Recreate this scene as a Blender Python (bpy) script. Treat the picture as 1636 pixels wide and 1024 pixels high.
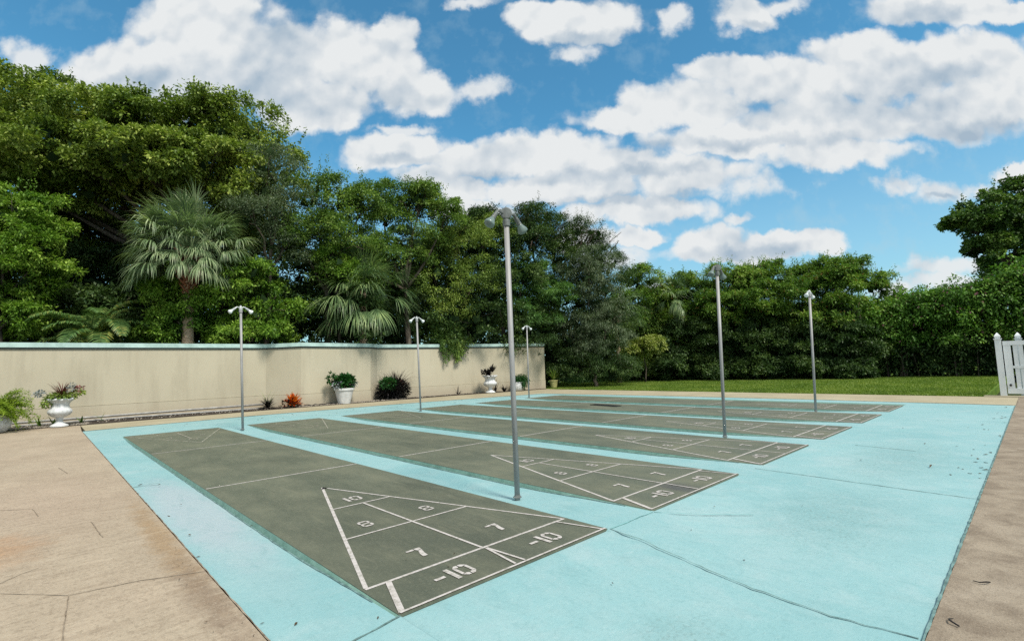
import bpy, math, random
import numpy as np
from mathutils import Vector, Matrix

R = math.radians
random.seed(7)
rng = np.random.default_rng(11)
sc = bpy.context.scene
for o in list(bpy.data.objects):
    bpy.data.objects.remove(o)
col = sc.collection

# ------------------------------------------------------------------ camera
CR = np.array([0.7251252, -0.6879413, -0.0304996])
CU = np.array([-0.0401695, -0.0864733, 0.995444])
CF = np.array([0.6874445, 0.7205964, 0.0903382])
CC = np.array([-1.4224595, -2.4091523, 1.2800375])
FPX = 795.652
cam_d = bpy.data.cameras.new('camera')
cam = bpy.data.objects.new('camera', cam_d)
col.objects.link(cam)
cam_d.sensor_width = 36
cam_d.lens = FPX / 1636 * 36
cam_d.clip_start = 0.05
cam_d.clip_end = 2000
mw = Matrix.Identity(4)
for i in range(3):
    mw[i][0], mw[i][1], mw[i][2], mw[i][3] = CR[i], CU[i], -CF[i], CC[i]
cam.matrix_world = mw
sc.camera = cam

# ------------------------------------------------------------------ sky and sun
SUN_EL, SUN_AZ = 54.0, 184.0          # azimuth clockwise from +Y
EXPO = 0.0
CLOUD = 8.1                            # cloud radiance before the 0.1 background strength
world = bpy.data.worlds.new('World')
sc.world = world
world.use_nodes = True
world.cycles.sampling_method = 'MANUAL'
world.cycles.sample_map_resolution = 256


def pix_dir(px, py):
    v = CF + CR * (px - 818) / FPX - CU * (py - 512) / FPX
    return v / np.linalg.norm(v)


SKY_AZ = math.atan2(CF[0], CF[1])      # compass direction the cloud field is centred on
SF = (math.sin(SKY_AZ), math.cos(SKY_AZ), 0.0)
SR = (math.cos(SKY_AZ), -math.sin(SKY_AZ), 0.0)


def sky_xy(px, py):
    v = pix_dir(px, py)
    f = v[0] * SF[0] + v[1] * SF[1]
    return (v[0] * SR[0] + v[1] * SR[1]) / f, v[2] / f


CLOUDS = [(330, 20, 105, 62), (330, 75, 115, 75), (190, 112, 88, 50), (420, 110, 120, 72), (545, 85, 65, 60), (600, 110, 80, 60),
          (635, 62, 38, 38), (650, 145, 68, 36), (500, 165, 100, 40), (300, 150, 130, 45),
          
          (930, 38, 85, 36), (870, 28, 50, 28), (1190, 22, 48, 30),
          (1160, 108, 60, 24), (1250, 135, 130, 45), (1370, 85, 75, 34), (1420, 115, 120, 50), (1540, 95, 110, 45), (1600, 150, 80, 62),
          (1000, 190, 80, 24), (1110, 165, 110, 40), (1300, 200, 150, 48), (1480, 195, 150, 38), (1180, 222, 130, 28), (1330, 245, 110, 26),
          (630, 242, 84, 28), (770, 262, 75, 30), (870, 245, 100, 34), (980, 264, 110, 28), (1100, 285, 95, 32), (900, 300, 150, 26),
          (1010, 335, 120, 20), (750, 305, 52, 22), (700, 285, 60, 22), (760, 335, 60, 20),
          (1020, 377, 44, 16), (940, 380, 60, 20),
          (1145, 385, 55, 26), (1230, 392, 60, 20), (1310, 385, 42, 20), (1200, 402, 120, 16),
          (1630, 285, 46, 18),
          (1500, 8, 120, 34), (1620, 20, 70, 20),
          (-150, 200, 160, 60), (1850, 150, 150, 70), (1800, 380, 120, 30), (500, -160, 220, 70), (1100, -140, 200, 60)]
WISPS = [(45, 92, 48, 29), (30, 110, 32, 21), (775, 142, 38, 18), (925, 84, 35, 19), (1078, 24, 27, 24), (1252, 8, 40, 14), (750, 3, 48, 11), (1435, 297, 35, 14), (1500, 312, 50, 18), (1565, 302, 35, 14),
         (1520, 428, 104, 14), (1490, 455, 136, 19), (985, 412, 56, 27), (1180, 345, 21, 8), (1040, 470, 48, 11), (640, 205, 48, 11), (1120, 300, 128, 21), (1400, 240, 96, 16)]
SHADES = [(250, 135, 110, 32), (400, 150, 120, 34), (560, 165, 110, 26), (430, 60, 60, 40), (1230, 180, 100, 22), (1400, 165, 130, 30),
          (1500, 120, 80, 26), (1180, 228, 180, 12), (1560, 210, 120, 18), (880, 282, 170, 12), (960, 322, 150, 10), (1040, 272, 90, 10),
          (1200, 402, 90, 12), (940, 62, 60, 12), (1470, 22, 90, 22), (640, 258, 60, 10), (1500, 318, 28, 5), (1210, 40, 25, 8)]


def build_world():
    nt = world.node_tree
    N, L = nt.nodes, nt.links
    for n in list(N):
        N.remove(n)
    out = N.new('ShaderNodeOutputWorld')
    bg = N.new('ShaderNodeBackground')
    bg.inputs['Strength'].default_value = 0.1
    L.new(bg.outputs[0], out.inputs[0])
    sky = N.new('ShaderNodeTexSky')
    sky.sky_type = 'NISHITA'
    sky.sun_disc = False
    sky.sun_elevation = R(SUN_EL)
    sky.sun_rotation = R(SUN_AZ)
    sky.air_density = 1.0
    sky.dust_density = 0.4
    sky.ozone_density = 2.0
    tc = N.new('ShaderNodeTexCoord')
    sep = N.new('ShaderNodeSeparateXYZ')
    L.new(tc.outputs['Generated'], sep.inputs[0])

    def m(op, a, b=None, c=None, clamp=False):
        n = N.new('ShaderNodeMath')
        n.operation = op
        n.use_clamp = clamp
        for i, v in enumerate((a, b, c)):
            if v is None:
                continue
            if isinstance(v, (int, float)):
                n.inputs[i].default_value = v
            else:
                L.new(v, n.inputs[i])
        return n.outputs[0]

    def vm(op, a, b=None, c=None):
        n = N.new('ShaderNodeVectorMath')
        n.operation = op
        for i, v in enumerate((a, b, c)):
            if v is None:
                continue
            if isinstance(v, tuple):
                n.inputs[i].default_value = v
            elif isinstance(v, (int, float)):
                n.inputs['Scale'].default_value = v
            else:
                L.new(v, n.inputs[i])
        return n

    def noise(vec, scale, detail, rough=0.55):
        n = N.new('ShaderNodeTexNoise')
        n.noise_dimensions = '2D'
        n.inputs['Scale'].default_value = scale
        n.inputs['Detail'].default_value = detail
        n.inputs['Roughness'].default_value = rough
        L.new(vec, n.inputs['Vector'])
        return n
    D = tc.outputs['Generated']
    fd = vm('DOT_PRODUCT', D, SF).outputs['Value']
    rd = vm('DOT_PRODUCT', D, SR).outputs['Value']
    fm = m('MAXIMUM', fd, .08)
    cmb = N.new('ShaderNodeCombineXYZ')
    L.new(m('DIVIDE', rd, fm), cmb.inputs[0])
    L.new(m('DIVIDE', sep.outputs[2], fm), cmb.inputs[1])
    el = sep.outputs[2]
    P = cmb.outputs[0]
    n1 = noise(P, 8, 2)
    w1 = vm('MULTIPLY', vm('SUBTRACT', n1.outputs['Color'], (.5, .5, .5)).outputs[0], (.06, .045, 0)).outputs[0]
    n2 = noise(P, 34, 4, .62)
    w2 = vm('MULTIPLY', vm('SUBTRACT', n2.outputs['Color'], (.5, .5, .5)).outputs[0], (.030, .026, 0)).outputs[0]
    W = vm('ADD', vm('ADD', P, w1).outputs[0], w2).outputs[0]

    def field(lst, k):
        prev = None
        for cx, cy, rx, ry in lst:
            a0, e0 = sky_xy(cx, cy)
            ra, re = rx / FPX, ry / FPX
            v = vm('MULTIPLY_ADD', W, (1 / ra, 1 / re, 0), (-a0 / ra, -e0 / re, 0))
            ln = vm('LENGTH', v.outputs[0]).outputs['Value']
            prev = ln if prev is None else m('SMOOTH_MIN', prev, ln, k)
        return prev
    F = field(CLOUDS, 0.14)
    S = field(SHADES, 0.3)
    G = field(WISPS, 0.12)

    def voro(vec, scale, smooth=.45):
        n = N.new('ShaderNodeTexVoronoi')
        n.feature = 'SMOOTH_F1'
        n.voronoi_dimensions = '2D'
        n.inputs['Scale'].default_value = scale
        n.inputs['Smoothness'].default_value = smooth
        n.inputs['Detail'].default_value = 0
        L.new(vec, n.inputs['Vector'])
        return n.outputs['Distance']

    def relief(vec):
        """billowy height field: rounded heaps on rounded heaps"""
        h = m('MULTIPLY', voro(vec, 11, .6), -1.1)
        h = m('MULTIPLY_ADD', voro(vec, 27, .5), -.42, h)
        return m('MULTIPLY_ADD', noise(vec, 36, 4, .5).outputs['Fac'], .38, m('ADD', h, .45))

    P2 = vm('ADD', P, vm('SCALE', w2, .5).outputs[0])
    P2.operation = 'ADD'
    PW = P2.outputs[0]
    Hh = relief(PW)
    Hu = relief(vm('ADD', PW, (-.006, .024, 0)).outputs[0])
    mid = noise(P, 16, 6, .6).outputs['Fac']
    gd = m('ADD', m('ABSOLUTE', sep.outputs[2]), .18)
    gv = vm('DIVIDE', D, None)
    cg = N.new('ShaderNodeCombineXYZ')
    for q in range(3):
        L.new(gd, cg.inputs[q])
    L.new(cg.outputs[0], gv.inputs[1])
    gen = noise(gv.outputs[0], 1.4, 5, .55).outputs['Fac']  # generic clouds added in the unseen sky to whiten the ambient light
    gmask = N.new('ShaderNodeMapRange')
    gmask.inputs['From Min'].default_value = .42
    gmask.inputs['From Max'].default_value = .50
    L.new(gen, gmask.inputs['Value'])
    # outside of the photographed part of the sky: high up, or away from the view azimuth
    o1 = m('LESS_THAN', fd, .45)
    o2 = m('GREATER_THAN', sep.outputs[2], .72)
    outm = m('MAXIMUM', o1, o2)
    f2 = m('MULTIPLY_ADD', Hh, -.62, F)
    dn = N.new('ShaderNodeMapRange')
    dn.interpolation_type = 'SMOOTHSTEP'
    dn.inputs['From Min'].default_value = 1.34
    dn.inputs['From Max'].default_value = .84
    L.new(f2, dn.inputs['Value'])
    ws = N.new('ShaderNodeMapRange')
    ws.interpolation_type = 'SMOOTHSTEP'
    ws.inputs['From Min'].default_value = 1.45
    ws.inputs['From Max'].default_value = .35
    ws.inputs['To Max'].default_value = .92
    L.new(m('MULTIPLY_ADD', Hh, -.62, m('MULTIPLY_ADD', m('SUBTRACT', mid, .5), -1.6, G)), ws.inputs['Value'])
    ins = m('SUBTRACT', 1.0, outm)
    dn_o = m('MULTIPLY', m('MAXIMUM', dn.outputs[0], ws.outputs[0]), ins)
    dens = m('MAXIMUM', dn_o, m('MULTIPLY', gmask.outputs[0], outm))
    # thin veil low in the sky
    veil = N.new('ShaderNodeMapRange')
    veil.inputs['From Min'].default_value = .40
    veil.inputs['From Max'].default_value = -.02
    veil.inputs['To Max'].default_value = .75
    L.new(el, veil.inputs['Value'])
    wisp = N.new('ShaderNodeMapRange')
    wisp.inputs['From Min'].default_value = .50
    wisp.inputs['From Max'].default_value = .80
    wisp.inputs['To Max'].default_value = .22
    L.new(mid, wisp.inputs['Value'])
    sh = N.new('ShaderNodeMapRange')
    sh.interpolation_type = 'SMOOTHSTEP'
    sh.inputs['From Min'].default_value = 1.7
    sh.inputs['From Max'].default_value = .3
    sh.inputs['To Max'].default_value = .62
    L.new(S, sh.inputs['Value'])
    slope = m('SUBTRACT', Hu, Hh)
    shade = m('ADD', m('MULTIPLY_ADD', slope, .80, sh.outputs[0]), m('MULTIPLY_ADD', noise(P, 5, 3).outputs['Fac'], .9, -.40), clamp=True)
    cc = N.new('ShaderNodeMix')
    cc.data_type = 'RGBA'
    L.new(shade, cc.inputs['Factor'])
    cc.inputs['A'].default_value = (CLOUD * 1.0, CLOUD * 1.03, CLOUD * 1.04, 1)
    cc.inputs['B'].default_value = (CLOUD * .47, CLOUD * .60, CLOUD * .73, 1)
    tint = N.new('ShaderNodeMix')
    tint.data_type = 'RGBA'
    tint.blend_type = 'MULTIPLY'
    tint.inputs['Factor'].default_value = 1
    L.new(sky.outputs[0], tint.inputs['A'])
    tint.inputs['B'].default_value = SKYTINT + (1,)
    mv = N.new('ShaderNodeMix')
    mv.data_type = 'RGBA'
    L.new(m('MULTIPLY', m('ADD', veil.outputs[0], wisp.outputs[0]), 1.0, clamp=True), mv.inputs['Factor'])
    L.new(tint.outputs['Result'], mv.inputs['A'])
    mv.inputs['B'].default_value = (CLOUD * .58, CLOUD * .78, CLOUD * .88, 1)
    mc = N.new('ShaderNodeMix')
    mc.data_type = 'RGBA'
    L.new(dens, mc.inputs['Factor'])
    L.new(mv.outputs['Result'], mc.inputs['A'])
    L.new(cc.outputs['Result'], mc.inputs['B'])
    L.new(mc.outputs['Result'], bg.inputs['Color'])


SKYTINT = (.78, 1.66, 1.70)
build_world()

sd = bpy.data.lights.new('sun', 'SUN')
sd.energy = 4.6
sd.angle = R(12)
sd.color = (1, .935, .83)
sun = bpy.data.objects.new('sun', sd)
col.objects.link(sun)
sv = Vector((math.sin(R(SUN_AZ)) * math.cos(R(SUN_EL)), math.cos(R(SUN_AZ)) * math.cos(R(SUN_EL)), math.sin(R(SUN_EL))))
sun.rotation_euler = sv.to_track_quat('Z', 'Y').to_euler()
sun.location = sv * 40
sc.view_settings.view_transform = 'Standard'
sc.view_settings.look = 'None'
sc.view_settings.gamma = 1
sc.view_settings.exposure = EXPO
sc.render.engine = 'CYCLES'
sc.cycles.use_denoising = False
sc.render.filter_size = 1.25
sc.cycles.max_bounces = 6
sc.cycles.diffuse_bounces = 3
sc.cycles.transmission_bounces = 3
sc.cycles.transparent_max_bounces = 4

# ------------------------------------------------------------------ helpers


def at(px, py, depth):
    return CC + (CF + CR * (px - 818) / FPX - CU * (py - 512) / FPX) * depth


def tag(o, label=None, cat=None, group=None, kind=None):
    if label: o['label'] = label
    if cat: o['category'] = cat
    if group: o['group'] = group
    if kind: o['kind'] = kind
    return o


def thing(name, label, cat, loc=(0, 0, 0), rz=0, group=None):
    o = bpy.data.objects.new(name, None)
    col.objects.link(o)
    o.empty_display_size = .2
    o.location = loc
    o.rotation_euler = (0, 0, rz)
    return tag(o, label, cat, group)


def copy_tree(o, parent=None):
    c = o.copy()
    col.objects.link(c)
    c.parent = parent
    for ch in [k for k in bpy.data.objects if k.parent == o]:
        copy_tree(ch, c)
    return c


def mesh_from(name, v, f, mat, parent=None, smooth=False):
    """v (N,3) array, f: (M,k) int array or list of lists"""
    me = bpy.data.meshes.new(name)
    v = np.asarray(v, dtype=np.float32)
    if isinstance(f, np.ndarray):
        k = f.shape[1]
        me.vertices.add(len(v))
        me.vertices.foreach_set('co', v.ravel())
        me.loops.add(f.size)
        me.loops.foreach_set('vertex_index', f.astype(np.int32).ravel())
        me.polygons.add(len(f))
        me.polygons.foreach_set('loop_start', np.arange(0, f.size, k, dtype=np.int32))
        me.polygons.foreach_set('loop_total', np.full(len(f), k, dtype=np.int32))
        me.update(calc_edges=True)
        me.validate()
    else:
        me.from_pydata([tuple(map(float, p)) for p in v], [], f)
        me.update()
    if smooth:
        me.polygons.foreach_set('use_smooth', np.ones(len(me.polygons), dtype=bool))
    if mat is not None:
        me.materials.append(mat)
    o = bpy.data.objects.new(name, me)
    col.objects.link(o)
    if parent is not None:
        o.parent = parent
    return o


class MB:
    def __init__(s):
        s.v, s.f = [], []

    def add(s, vs, fs):
        b = len(s.v)
        s.v += [tuple(map(float, p)) for p in vs]
        s.f += [[b + i for i in q] for q in fs]

    def box(s, lo, hi, M=None):
        x0, y0, z0 = lo
        x1, y1, z1 = hi
        vs = [(x0, y0, z0), (x1, y0, z0), (x1, y1, z0), (x0, y1, z0), (x0, y0, z1), (x1, y0, z1), (x1, y1, z1), (x0, y1, z1)]
        if M is not None:
            vs = [tuple(M @ Vector(p)) for p in vs]
        s.add(vs, [(3, 2, 1, 0), (4, 5, 6, 7), (0, 1, 5, 4), (1, 2, 6, 5), (2, 3, 7, 6), (3, 0, 4, 7)])

    def prism(s, poly, z0, z1):
        n = len(poly)
        vs = [(x, y, z0) for x, y in poly] + [(x, y, z1) for x, y in poly]
        fs = [list(range(n))[::-1], list(range(n, 2 * n))] + [[i, (i + 1) % n, n + (i + 1) % n, n + i] for i in range(n)]
        s.add(vs, fs)

    def tube(s, pts, rad, seg=8, cap=True):
        pts = [Vector(p) for p in pts]
        n = len(pts)
        if isinstance(rad, (int, float)):
            rad = [rad] * n
        rings = []
        up = None
        for i, p in enumerate(pts):
            d = (pts[min(i + 1, n - 1)] - pts[max(i - 1, 0)])
            if d.length < 1e-9: d = Vector((0, 0, 1))
            d.normalize()
            if up is None:
                up = Vector((1, 0, 0)) if abs(d.x) < .9 else Vector((0, 1, 0))
            a = (up - d * up.dot(d)).normalized()
            up = a
            b = d.cross(a)
            rings.append([p + (a * math.cos(2 * math.pi * k / seg) + b * math.sin(2 * math.pi * k / seg)) * rad[i] for k in range(seg)])
        vs = [q for r_ in rings for q in r_]
        fs = []
        for i in range(n - 1):
            for k in range(seg):
                fs.append([i * seg + k, i * seg + (k + 1) % seg, (i + 1) * seg + (k + 1) % seg, (i + 1) * seg + k])
        if cap:
            fs.append(list(range(seg))[::-1])
            fs.append([(n - 1) * seg + k for k in range(seg)])
        s.add(vs, fs)

    def lathe(s, prof, seg=24, M=None, ripple=None):
        """prof [(r,z)]"""
        vs, fs = [], []
        for j, (r, z) in enumerate(prof):
            for k in range(seg):
                a = 2 * math.pi * k / seg
                rr, zz = r, z
                if ripple: rr, zz = ripple(j, a, r, z)
                p = Vector((rr * math.cos(a), rr * math.sin(a), zz))
                vs.append(M @ p if M is not None else p)
        for j in range(len(prof) - 1):
            for k in range(seg):
                fs.append([j * seg + k, j * seg + (k + 1) % seg, (j + 1) * seg + (k + 1) % seg, (j + 1) * seg + k])
        fs.append(list(range(seg))[::-1])
        fs.append([(len(prof) - 1) * seg + k for k in range(seg)])
        s.add(vs, fs)

    def build(s, name, mat, parent=None, smooth=False):
        return mesh_from(name, s.v, s.f, mat, parent, smooth)


# ------------------------------------------------------------------ materials
MATS = {}


class NT:
    def __init__(s, name):
        s.mat = bpy.data.materials.new(name)
        s.mat.use_nodes = True
        s.t = s.mat.node_tree
        s.N, s.L = s.t.nodes, s.t.links
        s.p = s.N['Principled BSDF']
        s.out = s.N['Material Output']
        tc = s.N.new('ShaderNodeTexCoord')
        s.obj = tc.outputs['Object']
        g = s.N.new('ShaderNodeNewGeometry')
        s.pos = g.outputs['Position']
        s.isl = g.outputs['Random Per Island']

    def lk(s, v, sock):
        if isinstance(v, (int, float)):
            sock.default_value = v
        elif isinstance(v, tuple):
            sock.default_value = v if len(v) == 4 or sock.type == 'VECTOR' else v + (1,)
        else:
            s.L.new(v, sock)

    def noise(s, scale, detail=4, rough=.55, vec=None, dist=0, sc=None):
        vec = vec or s.pos
        if sc:
            mp = s.N.new('ShaderNodeMapping')
            mp.inputs['Scale'].default_value = sc
            s.L.new(vec, mp.inputs['Vector'])
            vec = mp.outputs[0]
        n = s.N.new('ShaderNodeTexNoise')
        n.inputs['Scale'].default_value = scale
        n.inputs['Detail'].default_value = detail
        n.inputs['Roughness'].default_value = rough
        n.inputs['Distortion'].default_value = dist
        s.L.new(vec, n.inputs['Vector'])
        return n.outputs['Fac']

    def rng(s, v, a, b, c=0., d=1., smooth=False):
        n = s.N.new('ShaderNodeMapRange')
        if smooth: n.interpolation_type = 'SMOOTHSTEP'
        s.L.new(v, n.inputs['Value'])
        for k, x in zip(('From Min', 'From Max', 'To Min', 'To Max'), (a, b, c, d)):
            n.inputs[k].default_value = x
        return n.outputs[0]

    def mix(s, f, a, b, blend='MIX'):
        n = s.N.new('ShaderNodeMix')
        n.data_type = 'RGBA'
        n.blend_type = blend
        s.lk(f, n.inputs['Factor'])
        s.lk(a, n.inputs['A'])
        s.lk(b, n.inputs['B'])
        return n.outputs['Result']

    def math(s, op, a, b=None, clamp=False):
        n = s.N.new('ShaderNodeMath')
        n.operation = op
        n.use_clamp = clamp
        s.lk(a, n.inputs[0])
        if b is not None: s.lk(b, n.inputs[1])
        return n.outputs[0]

    def spot(s, c, r, inner=.2, nz=None, amt=.6):
        """soft elliptical patch around world xy point c, radii r; returns 0..1"""
        mp = s.N.new('ShaderNodeVectorMath')
        mp.operation = 'MULTIPLY_ADD'
        s.L.new(s.pos, mp.inputs[0])
        mp.inputs[1].default_value = (1 / r[0], 1 / r[1], 0)
        mp.inputs[2].default_value = (-c[0] / r[0], -c[1] / r[1], 0)
        ln = s.N.new('ShaderNodeVectorMath')
        ln.operation = 'LENGTH'
        s.L.new(mp.outputs[0], ln.inputs[0])
        v = ln.outputs['Value']
        if nz is not None:
            v = s.math('ADD', v, s.math('MULTIPLY', s.math('SUBTRACT', nz, .5), amt * 2))
        return s.rng(v, 1.0, inner, 0, 1, True)

    def bump(s, h, strength=.3, dist=.01):
        b = s.N.new('ShaderNodeBump')
        b.inputs['Strength'].default_value = strength
        b.inputs['Distance'].default_value = dist
        s.L.new(h, b.inputs['Height'])
        s.L.new(b.outputs[0], s.p.inputs['Normal'])

    def fin(s, color, rough=.8, spec=.3, metal=0):
        s.lk(color, s.p.inputs['Base Color'])
        s.lk(rough, s.p.inputs['Roughness'])
        s.p.inputs['Specular IOR Level'].default_value = spec
        s.p.inputs['Metallic'].default_value = metal
        MATS[s.mat.name] = s.mat
        return s.mat


def simple(name, c, rough=.7, var=.25, scale=6, bump=.0, spec=.3, metal=0, obj=True):
    m = NT(name)
    v = m.obj if obj else m.pos
    n = m.noise(scale, 5, .6, vec=v)
    cc = m.mix(m.rng(n, .3, .7), tuple(x * (1 - var) for x in c), tuple(min(1, x * (1 + var)) for x in c))
    if bump: m.bump(m.noise(scale * 8, 3, .6, vec=v), bump, .01)
    return m.fin(cc, rough, spec, metal)


def leaf_mat(name, dark, mid, light, trans=.28, clump=.55, rough=.5, old=None, spec=.25):
    m = NT(name)
    n = m.noise(clump, 3, .6)
    f = m.math('ADD', m.math('MULTIPLY', m.isl, .55), m.rng(n, .32, .68, 0, .6))
    c1 = m.mix(m.rng(f, .1, .6), dark, mid)
    c2 = m.mix(m.rng(f, .6, 1.05), c1, light)
    if old:
        c2 = m.mix(m.rng(m.isl, .965, .975), c2, old)
    m.fin(c2, rough, spec)
    tr = m.N.new('ShaderNodeBsdfTranslucent')
    m.L.new(m.mix(1.0, c2, (1.1, 1.25, .6), 'MULTIPLY'), tr.inputs[0])
    mx = m.N.new('ShaderNodeMixShader')
    mx.inputs[0].default_value = trans
    m.L.new(m.p.outputs[0], mx.inputs[1])
    m.L.new(tr.outputs[0], mx.inputs[2])
    m.L.new(mx.outputs[0], m.out.inputs[0])
    return m.mat


def make_materials():
    # --- weathered turquoise paint
    m = NT('turquoise_paint')
    big = m.noise(.55, 4, .55)
    fine = m.noise(38, 3, .7)
    sp = m.noise(120, 2, .6)
    streak = m.noise(3.2, 5, .65)
    c = m.mix(m.rng(big, .3, .7), (.200, .385, .402), (.265, .445, .458))
    c = m.mix(m.rng(streak, .45, .75, 0, .45), c, (.33, .46, .465))
    # worn and bleached patch on the narrow strip beside the near court
    pa = m.spot((-.28, 3.4), (.42, 2.7), .35, streak, .35)
    c = m.mix(m.math('MULTIPLY', pa, .75), c, (.37, .42, .45))
    pb = m.spot((-.33, 1.2), (.30, 1.0), .3, streak, .4)
    c = m.mix(m.math('MULTIPLY', pb, .22), c, (.33, .43, .44))
    # grime speckles in the wide area at the near ends
    g1 = m.spot((3.3, -1.15), (1.6, .75), .1, streak, .5)
    g2 = m.spot((6.3, -1.1), (2.6, .8), .1, streak, .5)
    g3 = m.spot((.75, -1.15), (.5, .3), .1, streak, .5)
    g = m.math('MAXIMUM', m.math('MAXIMUM', g1, g2), g3)
    speck = m.math('MULTIPLY', m.rng(fine, .50, .66), g)
    c = m.mix(m.math('MULTIPLY', speck, .55), c, (.14, .22, .21))
    c = m.mix(m.math('MULTIPLY', g, .22), c, (.18, .29, .29))
    c = m.mix(m.rng(sp, .69, .76, 0, .45), c, (.12, .26, .25))
    c = m.mix(m.rng(m.noise(14, 4, .6), .70, .80, 0, .35), c, (.14, .29, .28))
    # dirt collecting along the far edge
    sepn = m.N.new('ShaderNodeSeparateXYZ')
    m.L.new(m.pos, sepn.inputs[0])
    fe = m.math('MULTIPLY', m.rng(sepn.outputs[1], 11.6, 13.6), m.rng(m.noise(2.2, 5, .7, sc=(1, 2.5, 1)), .42, .62))
    c = m.mix(m.math('MULTIPLY', fe, .35), c, (.25, .36, .34))
    # chalky fading, rolled coats, scuffs and water marks
    c = m.mix(m.rng(m.noise(1.1, 6, .7, dist=.8), .52, .70, 0, .45), c, (.36, .47, .48))
    c = m.mix(m.rng(m.noise(6, 6, .8, sc=(1, .4, 1), dist=.5), .52, .72, 0, .40), c, (.15, .30, .31))
    c = m.mix(m.rng(m.noise(26, 5, .85), .50, .68, 0, .30), c, (.12, .26, .27))
    c = m.mix(m.rng(m.noise(33, 5, .8), .56, .70, 0, .35), c, (.42, .54, .54))
    m.bump(m.noise(60, 5, .8), .5, .006)
    m.fin(c, .6, .3)
    # --- painted slab edge of the courts (darker, greener teal)
    m = NT('teal_edge')
    n = m.noise(7, 5, .7)
    m.bump(m.noise(30, 4, .7), .5, .01)
    m.fin(m.mix(m.rng(n, .35, .65), (.11, .215, .175), (.18, .31, .26)), .6, .3)
    # --- court surface
    m = NT('court_green')
    big = m.noise(.7, 5, .6)
    st = m.noise(2.3, 6, .65, sc=(1, .45, 1))
    c = m.mix(m.rng(big, .3, .7), (.078, .090, .066), (.124, .138, .100))
    c = m.mix(m.rng(st, .42, .72, 0, .55), c, (.185, .185, .125))
    dk = m.spot((.9, 1.0), (1.7, 2.6), .1, st, .6)
    c = m.mix(m.math('MULTIPLY', dk, .45), c, (.058, .064, .047))
    sc1 = m.spot((3.33, .22), (.24, .42), .1, m.noise(9, 5, .7), .5)
    c = m.mix(m.math('MULTIPLY', sc1, .55), c, (.055, .05, .065))
    c = m.mix(m.rng(m.noise(60, 3, .6), .66, .74, 0, .5), c, (.05, .055, .035))
    c = m.mix(m.rng(m.noise(5, 5, .75, dist=.6), .66, .72, 0, .25), c, (.30, .29, .2))
    c = m.mix(m.rng(m.noise(9, 6, .8, sc=(1, .18, 1)), .52, .70, 0, .4), c, (.19, .19, .135))
    c = m.mix(m.rng(m.noise(12, 6, .8), .54, .70, 0, .45), c, (.062, .068, .048))
    c = m.mix(m.rng(m.noise(45, 4, .8), .52, .70, 0, .35), c, (.20, .205, .15))
    m.bump(m.noise(80, 4, .8), .35, .004)
    m.fin(c, m.rng(st, .3, .7, .45, .7), .3)
    # --- white line paint, worn
    m = NT('line_paint')
    w = m.noise(24, 5, .75)
    c = m.mix(m.rng(w, .46, .70, 0, .9), (.50, .47, .45), (.20, .195, .15))
    m.fin(c, .6, .3)
    m = NT('faded_line_paint')
    w = m.noise(7, 5, .75)
    c = m.mix(m.rng(w, .40, .62, .15, .9), (.40, .385, .33), (.15, .15, .105))
    m.fin(c, .6, .3)
    # --- tan concrete
    m = NT('tan_concrete')
    big = m.noise(.5, 5, .6)
    md = m.noise(2.6, 6, .65, sc=(1, .5, 1))
    gr = m.noise(40, 6, .8, sc=(1, .6, 1))
    c = m.mix(m.rng(big, .3, .7), (.300, .243, .178), (.395, .335, .250))
    c = m.mix(m.rng(md, .42, .72, 0, .7), c, (.43, .355, .265))
    rust = m.spot((-1.7, 3.1), (.55, .75), .1, m.noise(5, 5, .7), .6)
    c = m.mix(m.math('MULTIPLY', rust, .55), c, (.36, .19, .085))
    rust2 = m.spot((-.66, 2.6), (.14, 2.2), .1, m.noise(6, 5, .7), .8)
    c = m.mix(m.math('MULTIPLY', rust2, .6), c, (.26, .16, .07))
    pink = m.spot((-1.3, 5.0), (1.0, 2.5), .1, md, .6)
    c = m.mix(m.math('MULTIPLY', pink, .3), c, (.38, .285, .22))
    ed = m.spot((-.66, 1.0), (.16, 1.2), .1, m.noise(9, 5, .7), .9)
    c = m.mix(m.math('MULTIPLY', ed, .6), c, (.17, .12, .085))
    c = m.mix(m.rng(gr, .50, .72, 0, .75), c, (.15, .115, .08))
    br = m.noise(9, 6, .75, sc=(.35, 2.2, 1), dist=.4)
    c = m.mix(m.rng(br, .50, .68, 0, .45), c, (.20, .15, .105))
    c = m.mix(m.rng(br, .46, .30, 0, .35), c, (.47, .40, .30))
    c = m.mix(m.rng(m.noise(85, 4, .85), .54, .68, 0, .55), c, (.15, .12, .09))
    c = m.mix(m.rng(m.noise(110, 3, .8), .56, .68, 0, .5), c, (.52, .47, .38))
    m.bump(m.math('ADD', gr, m.noise(160, 2, .7)), .45, .005)
    m.fin(c, .9, .15)
    # --- browner concrete at the right
    m = NT('brown_concrete')
    big = m.noise(.9, 5, .65)
    md = m.noise(4.5, 6, .7, dist=.5)
    gr = m.noise(60, 4, .75)
    c = m.mix(m.rng(big, .3, .7), (.225, .185, .138), (.33, .28, .215))
    c = m.mix(m.rng(md, .40, .66, 0, .7), c, (.135, .105, .078))
    c = m.mix(m.rng(m.noise(1.6, 5, .65), .5, .7, 0, .6), c, (.38, .33, .26))
    c = m.mix(m.rng(gr, .55, .74, 0, .6), c, (.10, .075, .055))
    c = m.mix(m.rng(m.noise(85, 4, .85), .52, .66, 0, .6), c, (.10, .08, .06))
    c = m.mix(m.rng(m.noise(100, 3, .8), .56, .68, 0, .5), c, (.46, .40, .32))
    m.bump(m.math('ADD', gr, m.noise(150, 2, .7)), .5, .006)
    m.fin(c, .9, .15)
    # --- pale concrete strip
    m = NT('pale_concrete')
    big = m.noise(.8, 5, .65)
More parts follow.
